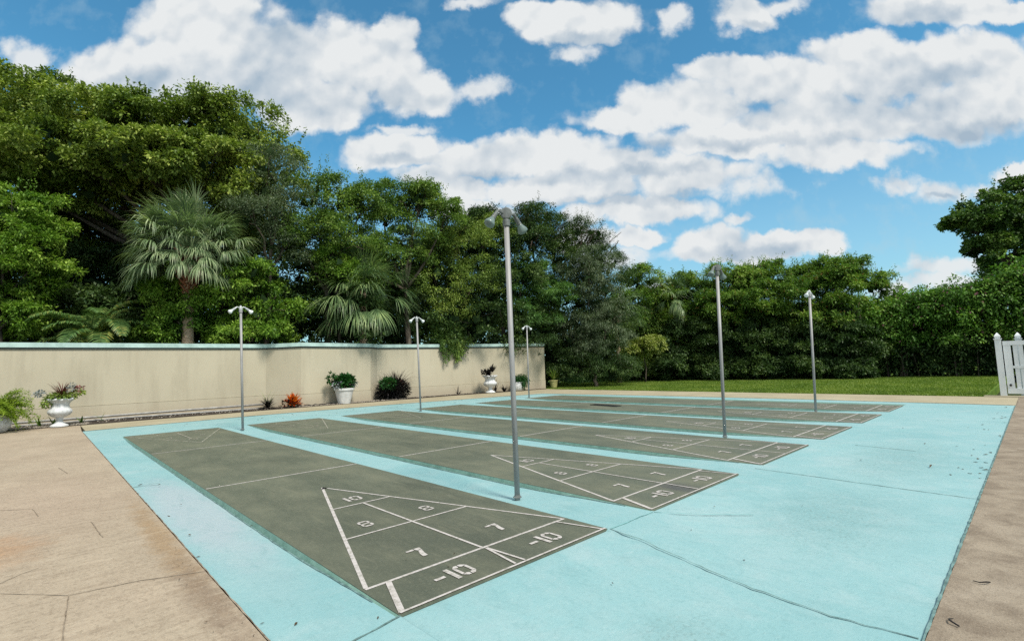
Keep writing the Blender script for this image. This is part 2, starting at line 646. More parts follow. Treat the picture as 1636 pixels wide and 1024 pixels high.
    c = m.mix(m.rng(big, .3, .7), (.29, .255, .17), (.40, .36, .255))
    c = m.mix(m.rng(m.noise(14, 5, .75), .5, .75, 0, .5), c, (.24, .21, .15))
    m.fin(c, .9, .15)
    m = NT('crack_dark')
    m.fin(m.mix(m.rng(m.noise(15, 4, .7), .35, .65), (.07, .12, .115), (.17, .28, .27)), .9, .1)
    m = NT('concrete_joint')
    m.fin(m.mix(m.rng(m.noise(11, 4, .7), .35, .65), (.13, .10, .07), (.31, .26, .20)), .9, .1)
    m = NT('faded_joint')
    m.fin(m.mix(m.rng(m.noise(11, 4, .7), .35, .65), (.11, .25, .25), (.22, .45, .45)), .9, .1)
    # --- stucco wall
    m = NT('stucco')
    big = m.noise(.45, 4, .6)
    vs = m.noise(1.8, 5, .65, sc=(1, 1, .18))
    c = m.mix(m.rng(big, .3, .7), (.425, .388, .290), (.475, .436, .332))
    c = m.mix(m.rng(vs, .5, .75, 0, .35), c, (.26, .228, .165))
    sepn = m.N.new('ShaderNodeSeparateXYZ')
    m.L.new(m.pos, sepn.inputs[0])
    z = m.math('ADD', sepn.outputs[2], m.math('MULTIPLY', m.noise(3, 5, .7), .5))
    c = m.mix(m.rng(z, .75, .25, 0, .35), c, (.31, .225, .155))
    rs_ = m.noise(5, 5, .75, sc=(1, 1, .07))
    top = m.rng(sepn.outputs[2], 1.2, 2.25, 0, 1)
    c = m.mix(m.math('MULTIPLY', m.rng(rs_, .52, .68), m.math('MULTIPLY', top, .22)), c, (.20, .19, .15))
    c = m.mix(m.rng(m.noise(.9, 5, .7, sc=(1, 1, 1.6)), .54, .70, 0, .35), c, (.47, .43, .33))
    c = m.mix(m.rng(m.noise(30, 4, .8), .55, .72, 0, .14), c, (.24, .22, .165))
    m.bump(m.noise(25, 4, .7), .2, .01)
    m.fin(c, .9, .15)
    m = NT('coping_paint')
    c = m.mix(m.rng(m.noise(3, 5, .7), .4, .7), (.44, .60, .57), (.27, .39, .365))
    m.fin(c, .6, .3)
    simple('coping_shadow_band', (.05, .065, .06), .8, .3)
    # --- galvanised pole paints
    m = NT('pole_grey')
    c = m.mix(m.rng(m.noise(9, 5, .7, sc=(1, 1, .3)), .35, .7), (.25, .25, .25), (.34, .34, .335))
    c = m.mix(m.rng(m.noise(40, 4, .7), .62, .75, 0, .6), c, (.16, .14, .12))
    m.fin(c, .55, .4, .15)
    simple('old_fitting', (.13, .145, .14), .5, .35, 20)
    simple('grey_lens', (.13, .18, .165), .25, .25, 14, spec=.5)
    simple('white_enamel', (.42, .45, .45), .35, .12, 12, spec=.5)
    simple('bulb_glass', (.66, .70, .70), .12, .12, 12, spec=.6)
    simple('weathered_white', (.56, .58, .59), .7, .22, 14, bump=.5)
    simple('planter_white', (.56, .57, .57), .7, .16, 9, bump=.3)
    simple('yellow_planter', (.44, .40, .17), .6, .2, 9)
    m = NT('vinyl_white')
    c = m.mix(m.rng(m.noise(3.5, 5, .7, vec=m.pos, sc=(1, 1, .4)), .45, .75), (.76, .80, .81), (.60, .65, .65))
    m.fin(c, .45, .4)
    simple('soil', (.035, .026, .02), .95, .4, 9, bump=.5, obj=False)
    simple('mulch', (.055, .038, .03), .95, .5, 30, bump=.8, obj=False)
    simple('pvc_grey', (.30, .29, .27), .6, .3, 8)
    simple('black_rubber', (.016, .016, .016), .5, .3, 8)
    simple('stone', (.25, .22, .18), .9, .4, 25)
    # --- bark
    m = NT('bark')
    c = m.mix(m.rng(m.noise(4, 6, .7, sc=(3, 3, .6)), .35, .65), (.045, .036, .028), (.15, .125, .10))
    m.bump(m.noise(14, 5, .7, sc=(3, 3, .6)), .6, .03)
    m.fin(c, .9, .1)
    m = NT('palm_bark')
    c = m.mix(m.rng(m.noise(9, 5, .7, sc=(1, 1, 2.5)), .35, .65), (.30, .215, .14), (.50, .39, .27))
    m.bump(m.noise(14, 5, .7, sc=(1, 1, 4)), .8, .03)
    m.fin(c, .9, .1)
    simple('palm_boot', (.17, .070, .036), .8, .5, 12)
    # --- lawn
    m = NT('lawn_soil')
    c = m.mix(m.rng(m.noise(1.1, 5, .6), .35, .65), (.065, .13, .018), (.12, .19, .03))
    c = m.mix(m.rng(m.noise(9, 5, .7), .5, .8, 0, .6), c, (.045, .06, .018))
    m.bump(m.noise(40, 4, .7), .6, .02)
    m.fin(c, .95, .1)
    m = NT('earth')
    m.fin(m.mix(m.rng(m.noise(.4, 5, .6), .35, .65), (.03, .045, .015), (.06, .075, .03)), .95, .1)
    leaf_mat('grass_blade', (.080, .145, .016), (.155, .235, .032), (.27, .33, .065), .3, .5)
    # --- foliage kinds
    leaf_mat('leaf_broad_yellow', (0.05, 0.1, 0.018), (0.19, 0.27, 0.045), (0.46, 0.52, 0.12), .25, .35)
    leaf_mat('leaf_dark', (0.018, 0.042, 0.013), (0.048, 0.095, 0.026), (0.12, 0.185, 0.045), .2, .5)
    leaf_mat('leaf_inner_shade', (.014, .028, .013), (.024, .048, .018), (.05, .08, .03), .08, .5, rough=.8, spec=.05)  # near-black leaves: shade inside the crowns put into the colour
    leaf_mat('leaf_bright', (0.055, 0.135, 0.014), (0.16, 0.29, 0.035), (0.36, 0.5, 0.09), .3, .7)
    leaf_mat('leaf_mid', (0.04, 0.095, 0.018), (0.13, 0.225, 0.042), (0.32, 0.42, 0.09), .27, .5)
    leaf_mat('leaf_olive', (0.05, 0.095, 0.02), (0.165, 0.25, 0.045), (0.36, 0.44, 0.1), .26, .6)
    leaf_mat('leaf_grey', (0.04, 0.065, 0.032), (0.1, 0.145, 0.075), (0.21, 0.26, 0.15), .22, .6)
    leaf_mat('leaf_hedge', (0.04, 0.1, 0.016), (0.13, 0.24, 0.035), (0.33, 0.45, 0.085), .28, .45, old=(.20, .10, .03))
    leaf_mat('leaf_vine', (0.035, 0.1, 0.016), (0.11, 0.24, 0.034), (0.27, 0.43, 0.075), .3, .4, old=(.16, .06, .08))
    leaf_mat('leaf_feather', (.04, .11, .03), (.10, .22, .055), (.20, .34, .09), .3, .5)
    leaf_mat('leaf_seagrape', (.022, .056, .012), (.070, .145, .028), (.22, .32, .07), .2, .5)
    leaf_mat('palm_leaf', (.08, .14, .060), (.19, .27, .135), (.42, .48, .27), .25, .8, rough=.42, spec=.35)
    leaf_mat('palm_leaf_green', (0.045, 0.09, 0.036), (0.12, 0.2, 0.08), (0.3, 0.39, 0.16), .2, .8, rough=.42, spec=.4)
    leaf_mat('feather_palm_leaf', (.04, .10, .03), (.12, .21, .06), (.40, .37, .09), .25, .8, rough=.42)
    leaf_mat('leaf_fern', (.09, .16, .012), (.20, .30, .022), (.34, .44, .05), .3, 4)
    leaf_mat('leaf_darkgreen_small', (.008, .045, .010), (.02, .085, .018), (.04, .13, .03), .25, 3)
    leaf_mat('leaf_purple', (.006, .007, .007), (.014, .013, .014), (.032, .028, .028), .15, 3)
    leaf_mat('leaf_maroon', (.03, .012, .012), (.11, .035, .03), (.22, .08, .05), .2, 3)
    leaf_mat('leaf_orange', (.30, .02, .008), (.58, .10, .012), (.72, .34, .03), .3, 9)
    leaf_mat('leaf_variegated', (.10, .16, .03), (.28, .34, .07), (.48, .50, .20), .25, 3)
    leaf_mat('leaf_silver', (.16, .19, .20), (.28, .31, .33), (.42, .45, .47), .2, 4)
    leaf_mat('leaf_fallen', (.03, .02, .012), (.07, .045, .025), (.13, .09, .05), .1, 4)
    leaf_mat('flower_pink', (.16, .05, .06), (.26, .09, .09), (.36, .17, .15), .2, 4)


make_materials()
M = MATS

# ------------------------------------------------------------------ ground, slabs
FT = .3048
CW, SP, CL = 6 * FT, 2.4721, 37.5842 * FT           # court width, spacing, length
NC = 6
AX0, AX1, AY0, AY1 = -.56, 15.12, -1.94, 13.95      # painted apron


def quad_sheet(name, poly, z, mat, thick=None):
    b = MB()
    if thick:
        b.prism(poly, z - thick, z)
    else:
        b.add([(x, y, z) for x, y in poly], [list(range(len(poly)))])
    return b.build(name, mat)


tag(quad_sheet('ground', [(-600, -600), (600, -600), (600, 600), (-600, 600)], -.30, M['earth']), kind='structure')
APR = [(-.56, -1.94), (15.12, -1.94), (15.35, 2.5), (15.3, 8.0), (14.9, 12.9), (8.4, 13.95), (3.3, 14.2), (-.5, 13.85)]
# tan concrete at the left and behind the camera, down the near side
tag(quad_sheet('patio', [(-14, -14), (-.572, -14), (-.572, -1.95), (-.572, 13.86), (-.50, 15.95), (-14, 15.95)], .006, M['tan_concrete'], .2), kind='structure')
tag(quad_sheet('walkway', [(-.570, -14), (18.02, -14), (18.02, -1.955), (-.570, -1.955)], .010, M['brown_concrete'], .2), kind='structure')
tag(quad_sheet('far_path', [(15.14, -1.953), (18.02, -1.953), (18.02, 14.9), (18.6, 16.4), (8.4, 16.3), (-.498, 15.95), (-.498, 13.87), (3.3, 14.22), (8.4, 13.97), (14.92, 12.92), (15.32, 8.0), (15.37, 2.5)], .004, M['pale_concrete'], .2), kind='structure')


def drop(y):
    t = min(y + .0, CL - y)
    if t <= 0: return 0.
    t = min(1, t / 1.7)
    return .042 * (t * t * (3 - 2 * t))


def build_apron():
    xs = [AX0, -.40, -.22, -.05, -.018]
    zs = ['o', .25, .7, 1, 1]
    typ = list(zs)
    for k in range(NC):
        x0 = k * SP
        xs += [x0 - .001, x0 + .02, x0 + CW - .02, x0 + CW + .001]
        typ += [0, 'in', 'in', 0]
        if k < NC - 1:
            xs += [x0 + CW + .03, x0 + CW + .2, x0 + SP - .05, x0 + SP - .018]
            typ += [.9, 1, 1.1, 1.0]
    xs += [NC * SP - (SP - CW) + .03, 14.6]
    typ += [0.05, 0]
    ys = [0, .12, .3, .5, .75, 1, 1.3, 1.7] + list(np.linspace(2.2, CL - 2.2, 14)) + [CL - 1.7, CL - 1.3, CL - 1, CL - .75, CL - .5, CL - .3, CL - .12, CL]
    n, mrow = len(xs), len(ys)
    vs, fs, fm = [], [], []
    for y in ys:
        d = drop(y)
        for x, t in zip(xs, typ):
            if t == 'in': z = -.012 if d < .012 else -.012
            elif t == 'o': z = 0
            else: z = -d * t
            vs.append((x, y, z))
    for j in range(mrow - 1):
        for i in range(n - 1):
            if typ[i] == 'in' and typ[i + 1] == 'in': continue
            fs.append([j * n + i, j * n + i + 1, (j + 1) * n + i + 1, (j + 1) * n + i])
            edge = (typ[i + 1] == 0 and typ[i] != 'in')
            fm.append(1 if edge else 0)
    # flat part beyond the courts (ring of quads, sharing the outline)
    b = len(vs)
    far = [(xx, 13.9 if xx < 0 else 0) for xx in xs]

    def far_y(x):
        P_ = [(-.56, 13.85), (3.3, 14.2), (8.4, 13.95), (14.9, 12.9)]
        for (a, c), (e, g) in zip(P_, P_[1:]):
            if x <= e: return c + (g - c) * (x - a) / (e - a)
        return 12.9
    for x in xs: vs.append((x, AY0, 0))
    for x in xs: vs.append((x, far_y(x), 0))
    for i in range(n - 1):
        fs.append([b + i, b + i + 1, i + 1, i]); fm.append(0)
        top = (mrow - 1) * n
        fs.append([top + i, top + i + 1, b + n + i + 1, b + n + i]); fm.append(0)
    # right hand strip x 14.6 .. 15.1-15.35
    b2 = len(vs)
    st = [(15.12, AY0), (15.35, 2.5), (15.3, 8), (14.9, 12.9)]
    vs += [(14.6, AY0, 0), (15.12, AY0, 0), (15.35, 2.5, 0), (15.3, 8, 0), (14.9, 12.9, 0), (14.6, far_y(14.6), 0)]
    # n-1 column at each y
    colv = [b + n - 1] + [j * n + n - 1 for j in range(mrow)] + [b + n + n - 1]
    fs.append([b2 + 1, b2 + 2, b2 + 3, b2 + 4] + colv[::-1]); fm.append(0)
    o = mesh_from('court_apron', vs, fs, M['turquoise_paint'])
    o.data.materials.append(M['teal_edge'])
    for p, k in zip(o.data.polygons, fm): p.material_index = k
    tag(o, kind='structure')


build_apron()

# ------------------------------------------------------------------ shuffleboard courts
V1, V8, V10, VA = .415, 1.331, 2.209, 3.157
ZT = .004


def strip(b, p, q, w, z):
    p, q = Vector(p), Vector(q)
    d = (q - p).normalized()
    n_ = Vector((-d.y, d.x)) * w / 2
    b.add([(*(p - n_), z), (*(q - n_), z), (*(q + n_), z), (*(p + n_), z)], [(0, 1, 2, 3)])


def poly(b, pts, z):
    b.add([(x, y, z) for x, y in pts], [list(range(len(pts)))])


def digit_polys(ch):
    """stencil figures in a 1 x 1.5 cell, convex pieces"""
    t = .215
    o = []
    if ch == '1':
        o = [[(.35, 0), (.65, 0), (.65, 1.5), (.35, 1.5)]]
    elif ch == '0':
        o = [[(.0, .28), (t, .36), (t, 1.14), (0, 1.22)], [(1 - t, .36), (1, .28), (1, 1.22), (1 - t, 1.14)],
             [(.02, .25), (.26, 0), (.46, 0), (.46, .24), (.33, .34)], [(.54, 0), (.74, 0), (.98, .25), (.67, .34), (.54, .24)],
             [(.02, 1.25), (.33, 1.16), (.46, 1.26), (.46, 1.5), (.26, 1.5)], [(.54, 1.26), (.67, 1.16), (.98, 1.25), (.74, 1.5), (.54, 1.5)]]
    elif ch == '8':
        o = [[(0, .2), (t, .26), (t, .62), (.08, .70), (0, .6)], [(1 - t, .26), (1, .2), (1, .6), (.92, .70), (1 - t, .62)],
             [(0, .9), (.08, .80), (t, .88), (t, 1.24), (0, 1.3)], [(1 - t, .88), (.92, .80), (1, .9), (1, 1.3), (1 - t, 1.24)],
             [(.03, .17), (.24, 0), (.76, 0), (.97, .17), (.68, .24), (.32, .24)],
             [(.03, 1.33), (.32, 1.26), (.68, 1.26), (.97, 1.33), (.76, 1.5), (.24, 1.5)],
             [(.16, .70), (.33, .65), (.67, .65), (.84, .70), (.84, .80), (.67, .86), (.33, .86), (.16, .80)]]
    elif ch == '7':
        o = [[(-.05, 1.24), (.52, 1.24), (.50, 1.5), (-.05, 1.44)], [(.58, 1.26), (.66, 1.08), (1.0, 1.22), (1.02, 1.5), (.58, 1.5)],
             [(.34, 0), (.68, 0), (.76, .5), (.98, 1.16), (.66, 1.04), (.42, .5)]]
    elif ch == '-':
        o = [[(.1, .62), (.8, .62), (.8, .88), (.1, .88)]]
    return o


def number(text, cx, cy, parent, mat, size=.105, flip=False, z=ZT + .0046):
    b = MB()
    adv = {'1': .72, '0': 1.2, '-': .95, '8': 1.1, '7': 1.1}
    W_ = sum(adv[c] for c in text)
    x = -W_ / 2
    for c in text:
        off = x + (.0 if c != '1' else -.14)
        for pl in digit_polys(c):
            q = []
            for (a, e) in pl:
                X, Y = (a + off + .05) * size, (e - .75) * size * 1.05
                if flip: X, Y = -X, -Y
                q.append((cx + X, cy + Y))
            poly(b, q, z)
        x += adv[c]
    return b.build('number', mat, parent)


def court(k, label):
    t = thing('shuffleboard_court', label, 'shuffleboard court', (k * SP, 0, 0), 0, 'six shuffleboard courts side by side')
    b = MB()
    b.box((0, 0, -.010), (CW, CL, ZT))
    b.build('playing_surface', M['court_green'], t)
    lw = .024
    for end in (0, 1):
        mat = M['line_paint'] if end == 0 else M['faded_line_paint']
        if end == 0:
            v1, v8, v10, va = V1, V8, V10, VA
            f = lambda y: y
        else:
            v1, v8, v10, va = .25, .85, 1.85, CL - 8.742
            f = lambda y: CL - y
        b = MB()
        z = [ZT + .002]

        def ln(p, q, w=lw):
            strip(b, (p[0], f(p[1])), (q[0], f(q[1])), w, z[0])
            z[0] += .0004
        X0, X1 = (.02, CW - .03) if end == 0 else (.02, CW - .02)
        ln((X0, v1), (X1, v1), lw * 1.0)
        mid = CW / 2
        ln((X0 + .01, v1 + .012), (mid, va), lw * (1.15))
        ln((X1 - .01, v1 + .012), (mid, va - .01), lw * .9)

        def edge(v, s):
            u = (va - v) / (va - v1)
            return mid + s * (mid - X0) * u
        ln((edge(v8, -1) + .01, v8), (edge(v8, 1) - .01, v8), lw * .9)
        ln((edge(v10, -1) + .01, v10), (edge(v10, 1) - .01, v10), lw * .9)
        ln((mid, v1), (mid, v10), lw * .9)
        if end == 0:
            ln((.165, v1 - .01), (.022, .012), lw * 1.5)
            ln((1.69, v1 - .01), (CW - .04, .02), lw * .8)
            if k == 0:
                ln((.925, v1 - .03), (.871, .03), lw * .8)
                ln((.93, v1 - .03), (.956, .03), lw * .8)
            else:
                ln((mid, v1 - .02), (mid, .03), lw * .8)
            ln((.01, .012), (CW - .01, .012), .018)
        dg = b.build('scoring_diagram', mat, t)
        if k == 0 and end == 0:
            b2 = MB()
            poly(b2, [(mid - .045, va - .09), (mid + .035, va - .075), (mid + .002, va - .005)], ZT + .0062)
            b2.build('dark_tip_mark', M['leaf_purple'], dg)
        fl = end == 1
        n1 = .16
        number('10', mid, f(v10 + (.22 if end == 0 else .2)), dg, mat, .105, fl)
        for s in (-1, 1):
            number('8', mid + s * .30, f((v8 + v10) / 2 - .20 if end == 0 else (v8 + v10) / 2), dg, mat, .100, fl)
            number('7', mid + s * .36, f(v1 + .26), dg, mat, .108, fl)
            number('-10', mid + s * .41, f(v1 / 2 - .0), dg, mat, s * 0 + (.108 if end == 0 else .085), fl)
    for v in (4.168, 7.858):
        b = MB()
        strip(b, (.01, v), (CW - .01, v), .028, ZT + .002)
        b.build('dead_line', M['line_paint'], t)
    return t


CL_LAB = ['nearest green-grey shuffleboard court, its worn 10-8-7 triangle filling the foreground',
          'second shuffleboard court from the camera, with a dark scuff across its centre line',
          'third shuffleboard court, just beyond the nearest right-hand light pole',
          'fourth shuffleboard court, beside the middle light pole at its far side',
          'fifth shuffleboard court, carrying the dark flat mat near its middle',
          'farthest shuffleboard court, next to the pale path and lawn']
CL_LAB[2] = 'third shuffleboard court from the front, between the courts with the scuff and the middle pole'
CL_LAB[3] = 'fourth shuffleboard court, starting right behind the middle right-hand light pole'
for k in range(NC):
    court(k, CL_LAB[k])

# dark mat lying on the fifth court
b = MB()
b.prism([(10.80, 6.15), (11.10, 6.15), (11.24, 7.2), (10.94, 7.2)], .010, .022)
tag(b.build('floor_mat', M['black_rubber']), 'dark flat rubber mat lying on the fifth shuffleboard court', 'mat')


# cracks and joints: thin irregular strips
def crack(name, pts, w, z, mat, jit=.012, seed=0, lab=None):
    rr = random.Random(seed)
    P_ = []
    for (p, q) in zip(pts, pts[1:]):
        n_ = max(2, int(math.dist(p, q) / .06))
        for i in range(n_):
            t = i / n_
            P_.append((p[0] + (q[0] - p[0]) * t + rr.gauss(0, jit) * .5, p[1] + (q[1] - p[1]) * t + rr.gauss(0, jit) * .5))
    P_.append(pts[-1])
    b = MB()
    vs = []
    for i, p in enumerate(P_):
        a, c = P_[max(0, i - 1)], P_[min(len(P_) - 1, i + 1)]
        d = Vector((c[0] - a[0], c[1] - a[1])).normalized()
        ww = w * rr.uniform(.45, 1.2) / 2
        vs += [(p[0] - d.y * ww, p[1] + d.x * ww, z), (p[0] + d.y * ww, p[1] - d.x * ww, z)]
    b.add(vs, [(2 * i, 2 * i + 1, 2 * i + 3, 2 * i + 2) for i in range(len(P_) - 1)])
    return tag(b.build(name, mat), kind='structure')


CK = M['crack_dark']
crack('paving_crack', [(1.835, -.02), (1.80, -.3), (1.69, -.62), (1.62, -.85), (1.52, -1.2), (1.47, -1.6), (1.505, -1.93)], .009, .004, CK, .010, 1)
crack('paving_joint', [(4.70, -.02), (4.66, -.6), (4.60, -1.3), (4.56, -1.93)], .012, .004, CK, .002, 2)
crack('paving_joint', [(.0, -.01), (-.32, -.06), (-.56, -.05)], .014, .004, CK, .006, 3)
crack('paving_joint', [(1.84, -.02), (2.44, -.03)], .012, .004, M['faded_joint'], .006, 4)
crack('paving_joint', [(2.44, -.04), (2.62, -.35), (2.9, -.69)], .012, .004, M['faded_joint'], .003, 5)
crack('paving_joint', [(-.56, 5.0), (-.30, 5.02)], .016, .005, CK, .006, 6)
crack('paving_joint', [(7.1, -.5), (7.0, -1.2)], .016, .004, CK, .004, 7)
for k in range(NC):
    b = MB()
    vs = []
    rr = random.Random(60 + k)
    for y in np.linspace(.25, CL - .25, 90):
        xx = k * SP - .021
        zz = -drop(y) * 1.0 + .004
        ww = rr.uniform(.003, .011)
        vs += [(xx - ww, y, zz), (xx + .004, y, zz + .002)]
    b.add(vs, [(2 * i, 2 * i + 1, 2 * i + 3, 2 * i + 2) for i in range(89)])
    tag(b.build('kerb_foot_crack', CK), kind='structure')
# gap between the paint and the brown walkway, and at the left edge
crack('slab_edge_gap', [(1.2, -1.95), (6, -1.95), (15.1, -1.95)], .014, .0135, M['crack_dark'], .0015, 8)
crack('slab_edge_gap', [(-.566, -.5), (-.566, 5), (-.566, 13.8)], .008, .0095, M['concrete_joint'], .003, 9)
crack('slab_edge_gap', [(15.13, -1.9), (15.36, 2.5), (15.31, 8.0), (14.91, 12.91), (8.4, 13.96), (3.3, 14.21), (-.5, 13.86)], .04, .008, M['crack_dark'], .004, 10)
CJ = M['concrete_joint']
for i, p in enumerate([[(-1.75, 2.0), (-1.53, 2.02), (-1.235, 1.66)], [(-1.235, 1.64), (-1.26, 1.3), (-1.29, .9)],
                       [(-1.232, 1.66), (-.9, 1.6), (-.575, 1.45)], [(-1.56, 2.22), (-1.44, 2.35), (-1.36, 2.40)],
                       [(-1.02, 3.55), (-.985, 2.9)], [(-1.14, 7.5), (-1.065, 6.8)], [(-2.2, 5.3), (-1.4, 4.6), (-1.36, 4.2)]]):
    crack('patio_crack', p, .007, .0105, CJ, .004, 20 + i)
crack('patio_crack', [(16.35, -2.0), (16.1, -3.1)], .03, .0145, CJ, .004, 31)
crack('patio_crack', [(15.2, -1.965), (18.0, -1.965)], .02, .0145, CJ, .004, 32)

# ------------------------------------------------------------------ perimeter wall
PLAN = [(-14, 17.66, 2.37), (4.83, 17.62, 2.37), (5.80, 16.75, 2.395), (8.66, 16.8, 2.375), (9.15, 17.15, 2.365), (15.25, 16.75, 2.415), (15.95, 16.35, 2.41), (18.48, 16.0, 2.44)]


def wall_strip(b, off0, off1, z0, z1):
    """z0/z1: callables of top height"""
    n_ = len(PLAN)
    nor = []
    for i in range(n_):
        a, c = PLAN[max(0, i - 1)], PLAN[min(n_ - 1, i + 1)]
        p = PLAN[i]
        d1 = Vector((p[0] - a[0], p[1] - a[1])) if i > 0 else Vector((c[0] - p[0], c[1] - p[1]))
        d2 = Vector((c[0] - p[0], c[1] - p[1])) if i < n_ - 1 else d1
        n1 = Vector((d1.y, -d1.x)).normalized()
        n2 = Vector((d2.y, -d2.x)).normalized()
        mm = (n1 + n2).normalized()
        mm /= max(.5, mm.dot(n1))
        nor.append(mm)
    vs = []
    for p, n2 in zip(PLAN, nor):
        for off, z in ((off0, z0(p[2])), (off0, z1(p[2])), (off1, z1(p[2])), (off1, z0(p[2]))):
            vs.append((p[0] + n2.x * off, p[1] + n2.y * off, z))
    fs = []
    for i in range(n_ - 1):
        for k in range(4):
            fs.append((4 * i + k, 4 * i + (k + 1) % 4, 4 * (i + 1) + (k + 1) % 4, 4 * (i + 1) + k))
    fs += [(3, 2, 1, 0), tuple(4 * (n_ - 1) + k for k in range(4))]
    b.add(vs, fs)


t = thing('garden_wall', 'long cream stucco garden wall with pale blue coping and angled panels', 'wall', (0, 0, 0))
b = MB(); wall_strip(b, 0, -.22, lambda h: .46, lambda h: h - .195); b.build('wall_face', M['stucco'], t)
b = MB(); wall_strip(b, .022, -.24, lambda h: -.2, lambda h: .452); b.build('footing', M['stucco'], t)
b = MB(); wall_strip(b, .035, -.25, lambda h: h - .192, lambda h: h - .144); b.build('drip_shade_band', M['coping_shadow_band'], t)  # dark strip standing in for the drip shade under the coping
b = MB(); wall_strip(b, .06, -.27, lambda h: h - .14, lambda h: h); b.build('coping', M['coping_paint'], t)

# planting bed along the wall
tag(quad_sheet('planting_bed', [(-14, 15.98), (-.5, 15.99), (4.3, 16.25), (8.4, 16.05), (12, 16.1), (18.4, 15.5), (18.4, 17.5), (-14, 18.0)], .012, M['soil'], .1), kind='structure')

# grey conduit pipe along the wall foot
b = MB()
b.tube([(-3, 17.50, .10), (0, 17.48, .12), (3, 17.46, .14), (4.7, 17.44, .15)], .035, 8)
b.tube([(-3, 17.2, .035), (1, 17.18, .05), (3, 17.1, .04), (4.6, 16.95, .04)], .03, 8)
tag(b.build('conduit_pipe', M['pvc_grey'], smooth=True), 'grey conduit pipe running along the foot of the cream wall', 'pipe')
b = MB()
rr = random.Random(3)
pts = []
for i in range(26):
    x = 5.75 + i * .07
    pts.append((x, 16.35 + .10 * math.sin(i * 1.1), .04 + .03 * abs(math.sin(i * .8))))
b.tube(pts, .016, 6)
tag(b.build('garden_hose', M['black_rubber'], smooth=True), 'black garden hose lying in loops between the orange plant and the white planter', 'hose')


# gravel by the wall
def gravel(name, n, area, rmin, rmax, z0, mat):
    vs, fs = [], []
    base = np.array([(1, 0, 0), (-1, 0, 0), (0, 1, 0), (0, -1, 0), (0, 0, 1), (0, 0, -1)], float)
    oct_ = np.array([(0, 2, 4), (2, 1, 4), (1, 3, 4), (3, 0, 4), (2, 0, 5), (1, 2, 5), (3, 1, 5), (0, 3, 5)])
    V, F = [], []
    for i in range(n):
        x, y = area()
        s = rng.uniform(rmin, rmax)
        v = base * s * rng.uniform(.6, 1.2, (6, 1)) * np.array([1, rng.uniform(.6, 1), .6])
        a = rng.uniform(0, 6.28)
        c_, s_ = math.cos(a), math.sin(a)
        v = np.stack([v[:, 0] * c_ - v[:, 1] * s_, v[:, 0] * s_ + v[:, 1] * c_, v[:, 2]], 1) + (x, y, z0 + s * .3)
        V.append(v); F.append(oct_ + 6 * i)
    return mesh_from(name, np.concatenate(V), np.concatenate(F), mat)


def garea():
    u = rng.random()
    if u < .4: return rng.uniform(-3.5, -.3), 16.0 + abs(rng.normal(0, .35))
    if u < .75: return rng.uniform(5.6, 10), 16.1 + rng.random() * .6
    return rng.uniform(-3, 18), 16.2 + rng.random() * .8


tag(gravel('gravel', 2000, garea, .015, .05, .015, M['stone']), 'pale gravel and stones scattered in the bed along the wall', 'gravel', kind='stuff')

# ------------------------------------------------------------------ lawn
tag(quad_sheet('lawn', [(18.04, -1.30), (60, -1.3), (60, 40), (17, 40), (18.62, 16.4), (18.04, 14.9)], .0, M['lawn_soil'], .25), kind='structure')


def blades(name, P, h, w, mat, parent=None, lean=.5):
    n = len(P)
    a = rng.uniform(0, 2 * np.pi, n)
    hh = h * rng.uniform(.5, 1.2, n)
    dx, dy = np.cos(a), np.sin(a)
    l1, l2 = rng.normal(0, lean, n) * hh, rng.normal(0, lean, n) * hh
    v = np.zeros((n, 3, 3))
    v[:, 0] = P - np.stack([dx * w, dy * w, 0 * dx], 1)
    v[:, 1] = P + np.stack([dx * w, dy * w, 0 * dx], 1)
    v[:, 2] = P + np.stack([l1, l2, hh], 1)
    return mesh_from(name, v.reshape(-1, 3), np.arange(3 * n).reshape(n, 3), mat, parent)


n = 150000
gx = 18.06 + rng.random(n) ** 1.35 * 16.5
gy = rng.uniform(-1.25, 20, n)
ed = 18.04 + .03 * np.sin(gy * 3) + .02 * np.sin(gy * 11)
k = (gx > ed) & ((gy < 15.6) | (gx > 18.9))
gx, gy = gx[k], gy[k]
tag(blades('grass', np.stack([gx, gy, np.zeros(len(gx))], 1), .055, .012, M['grass_blade']), 'short mown green lawn grass between the path and the hedge', 'grass', kind='stuff')


# ------------------------------------------------------------------ foliage engine
def unit(v):
    return v / np.maximum(1e-9, np.linalg.norm(v, axis=-1, keepdims=True))


def leaf_verts(P, A, Nn, L, Wd, fold=.15):
    """P base points, A axis, Nn normal -> rhombic leaves (4 verts)"""
    A = unit(A)
    B = unit(np.cross(A, Nn))
    N2 = np.cross(B, A)
    L, Wd = L[:, None], Wd[:, None]
    v = np.zeros((len(P), 4, 3))
    v[:, 0] = P
    v[:, 1] = P + A * L * .45 + B * Wd * .5 + N2 * Wd * fold
    v[:, 2] = P + A * L - N2 * L * .12
    v[:, 3] = P + A * L * .45 - B * Wd * .5 + N2 * Wd * fold
    return v


def leaves_mesh(name, vs, mat, parent=None):
    v = np.concatenate(vs).reshape(-1, 3)
    f = np.arange(len(v)).reshape(-1, 4)
    return mesh_from(name, v, f, mat, parent)


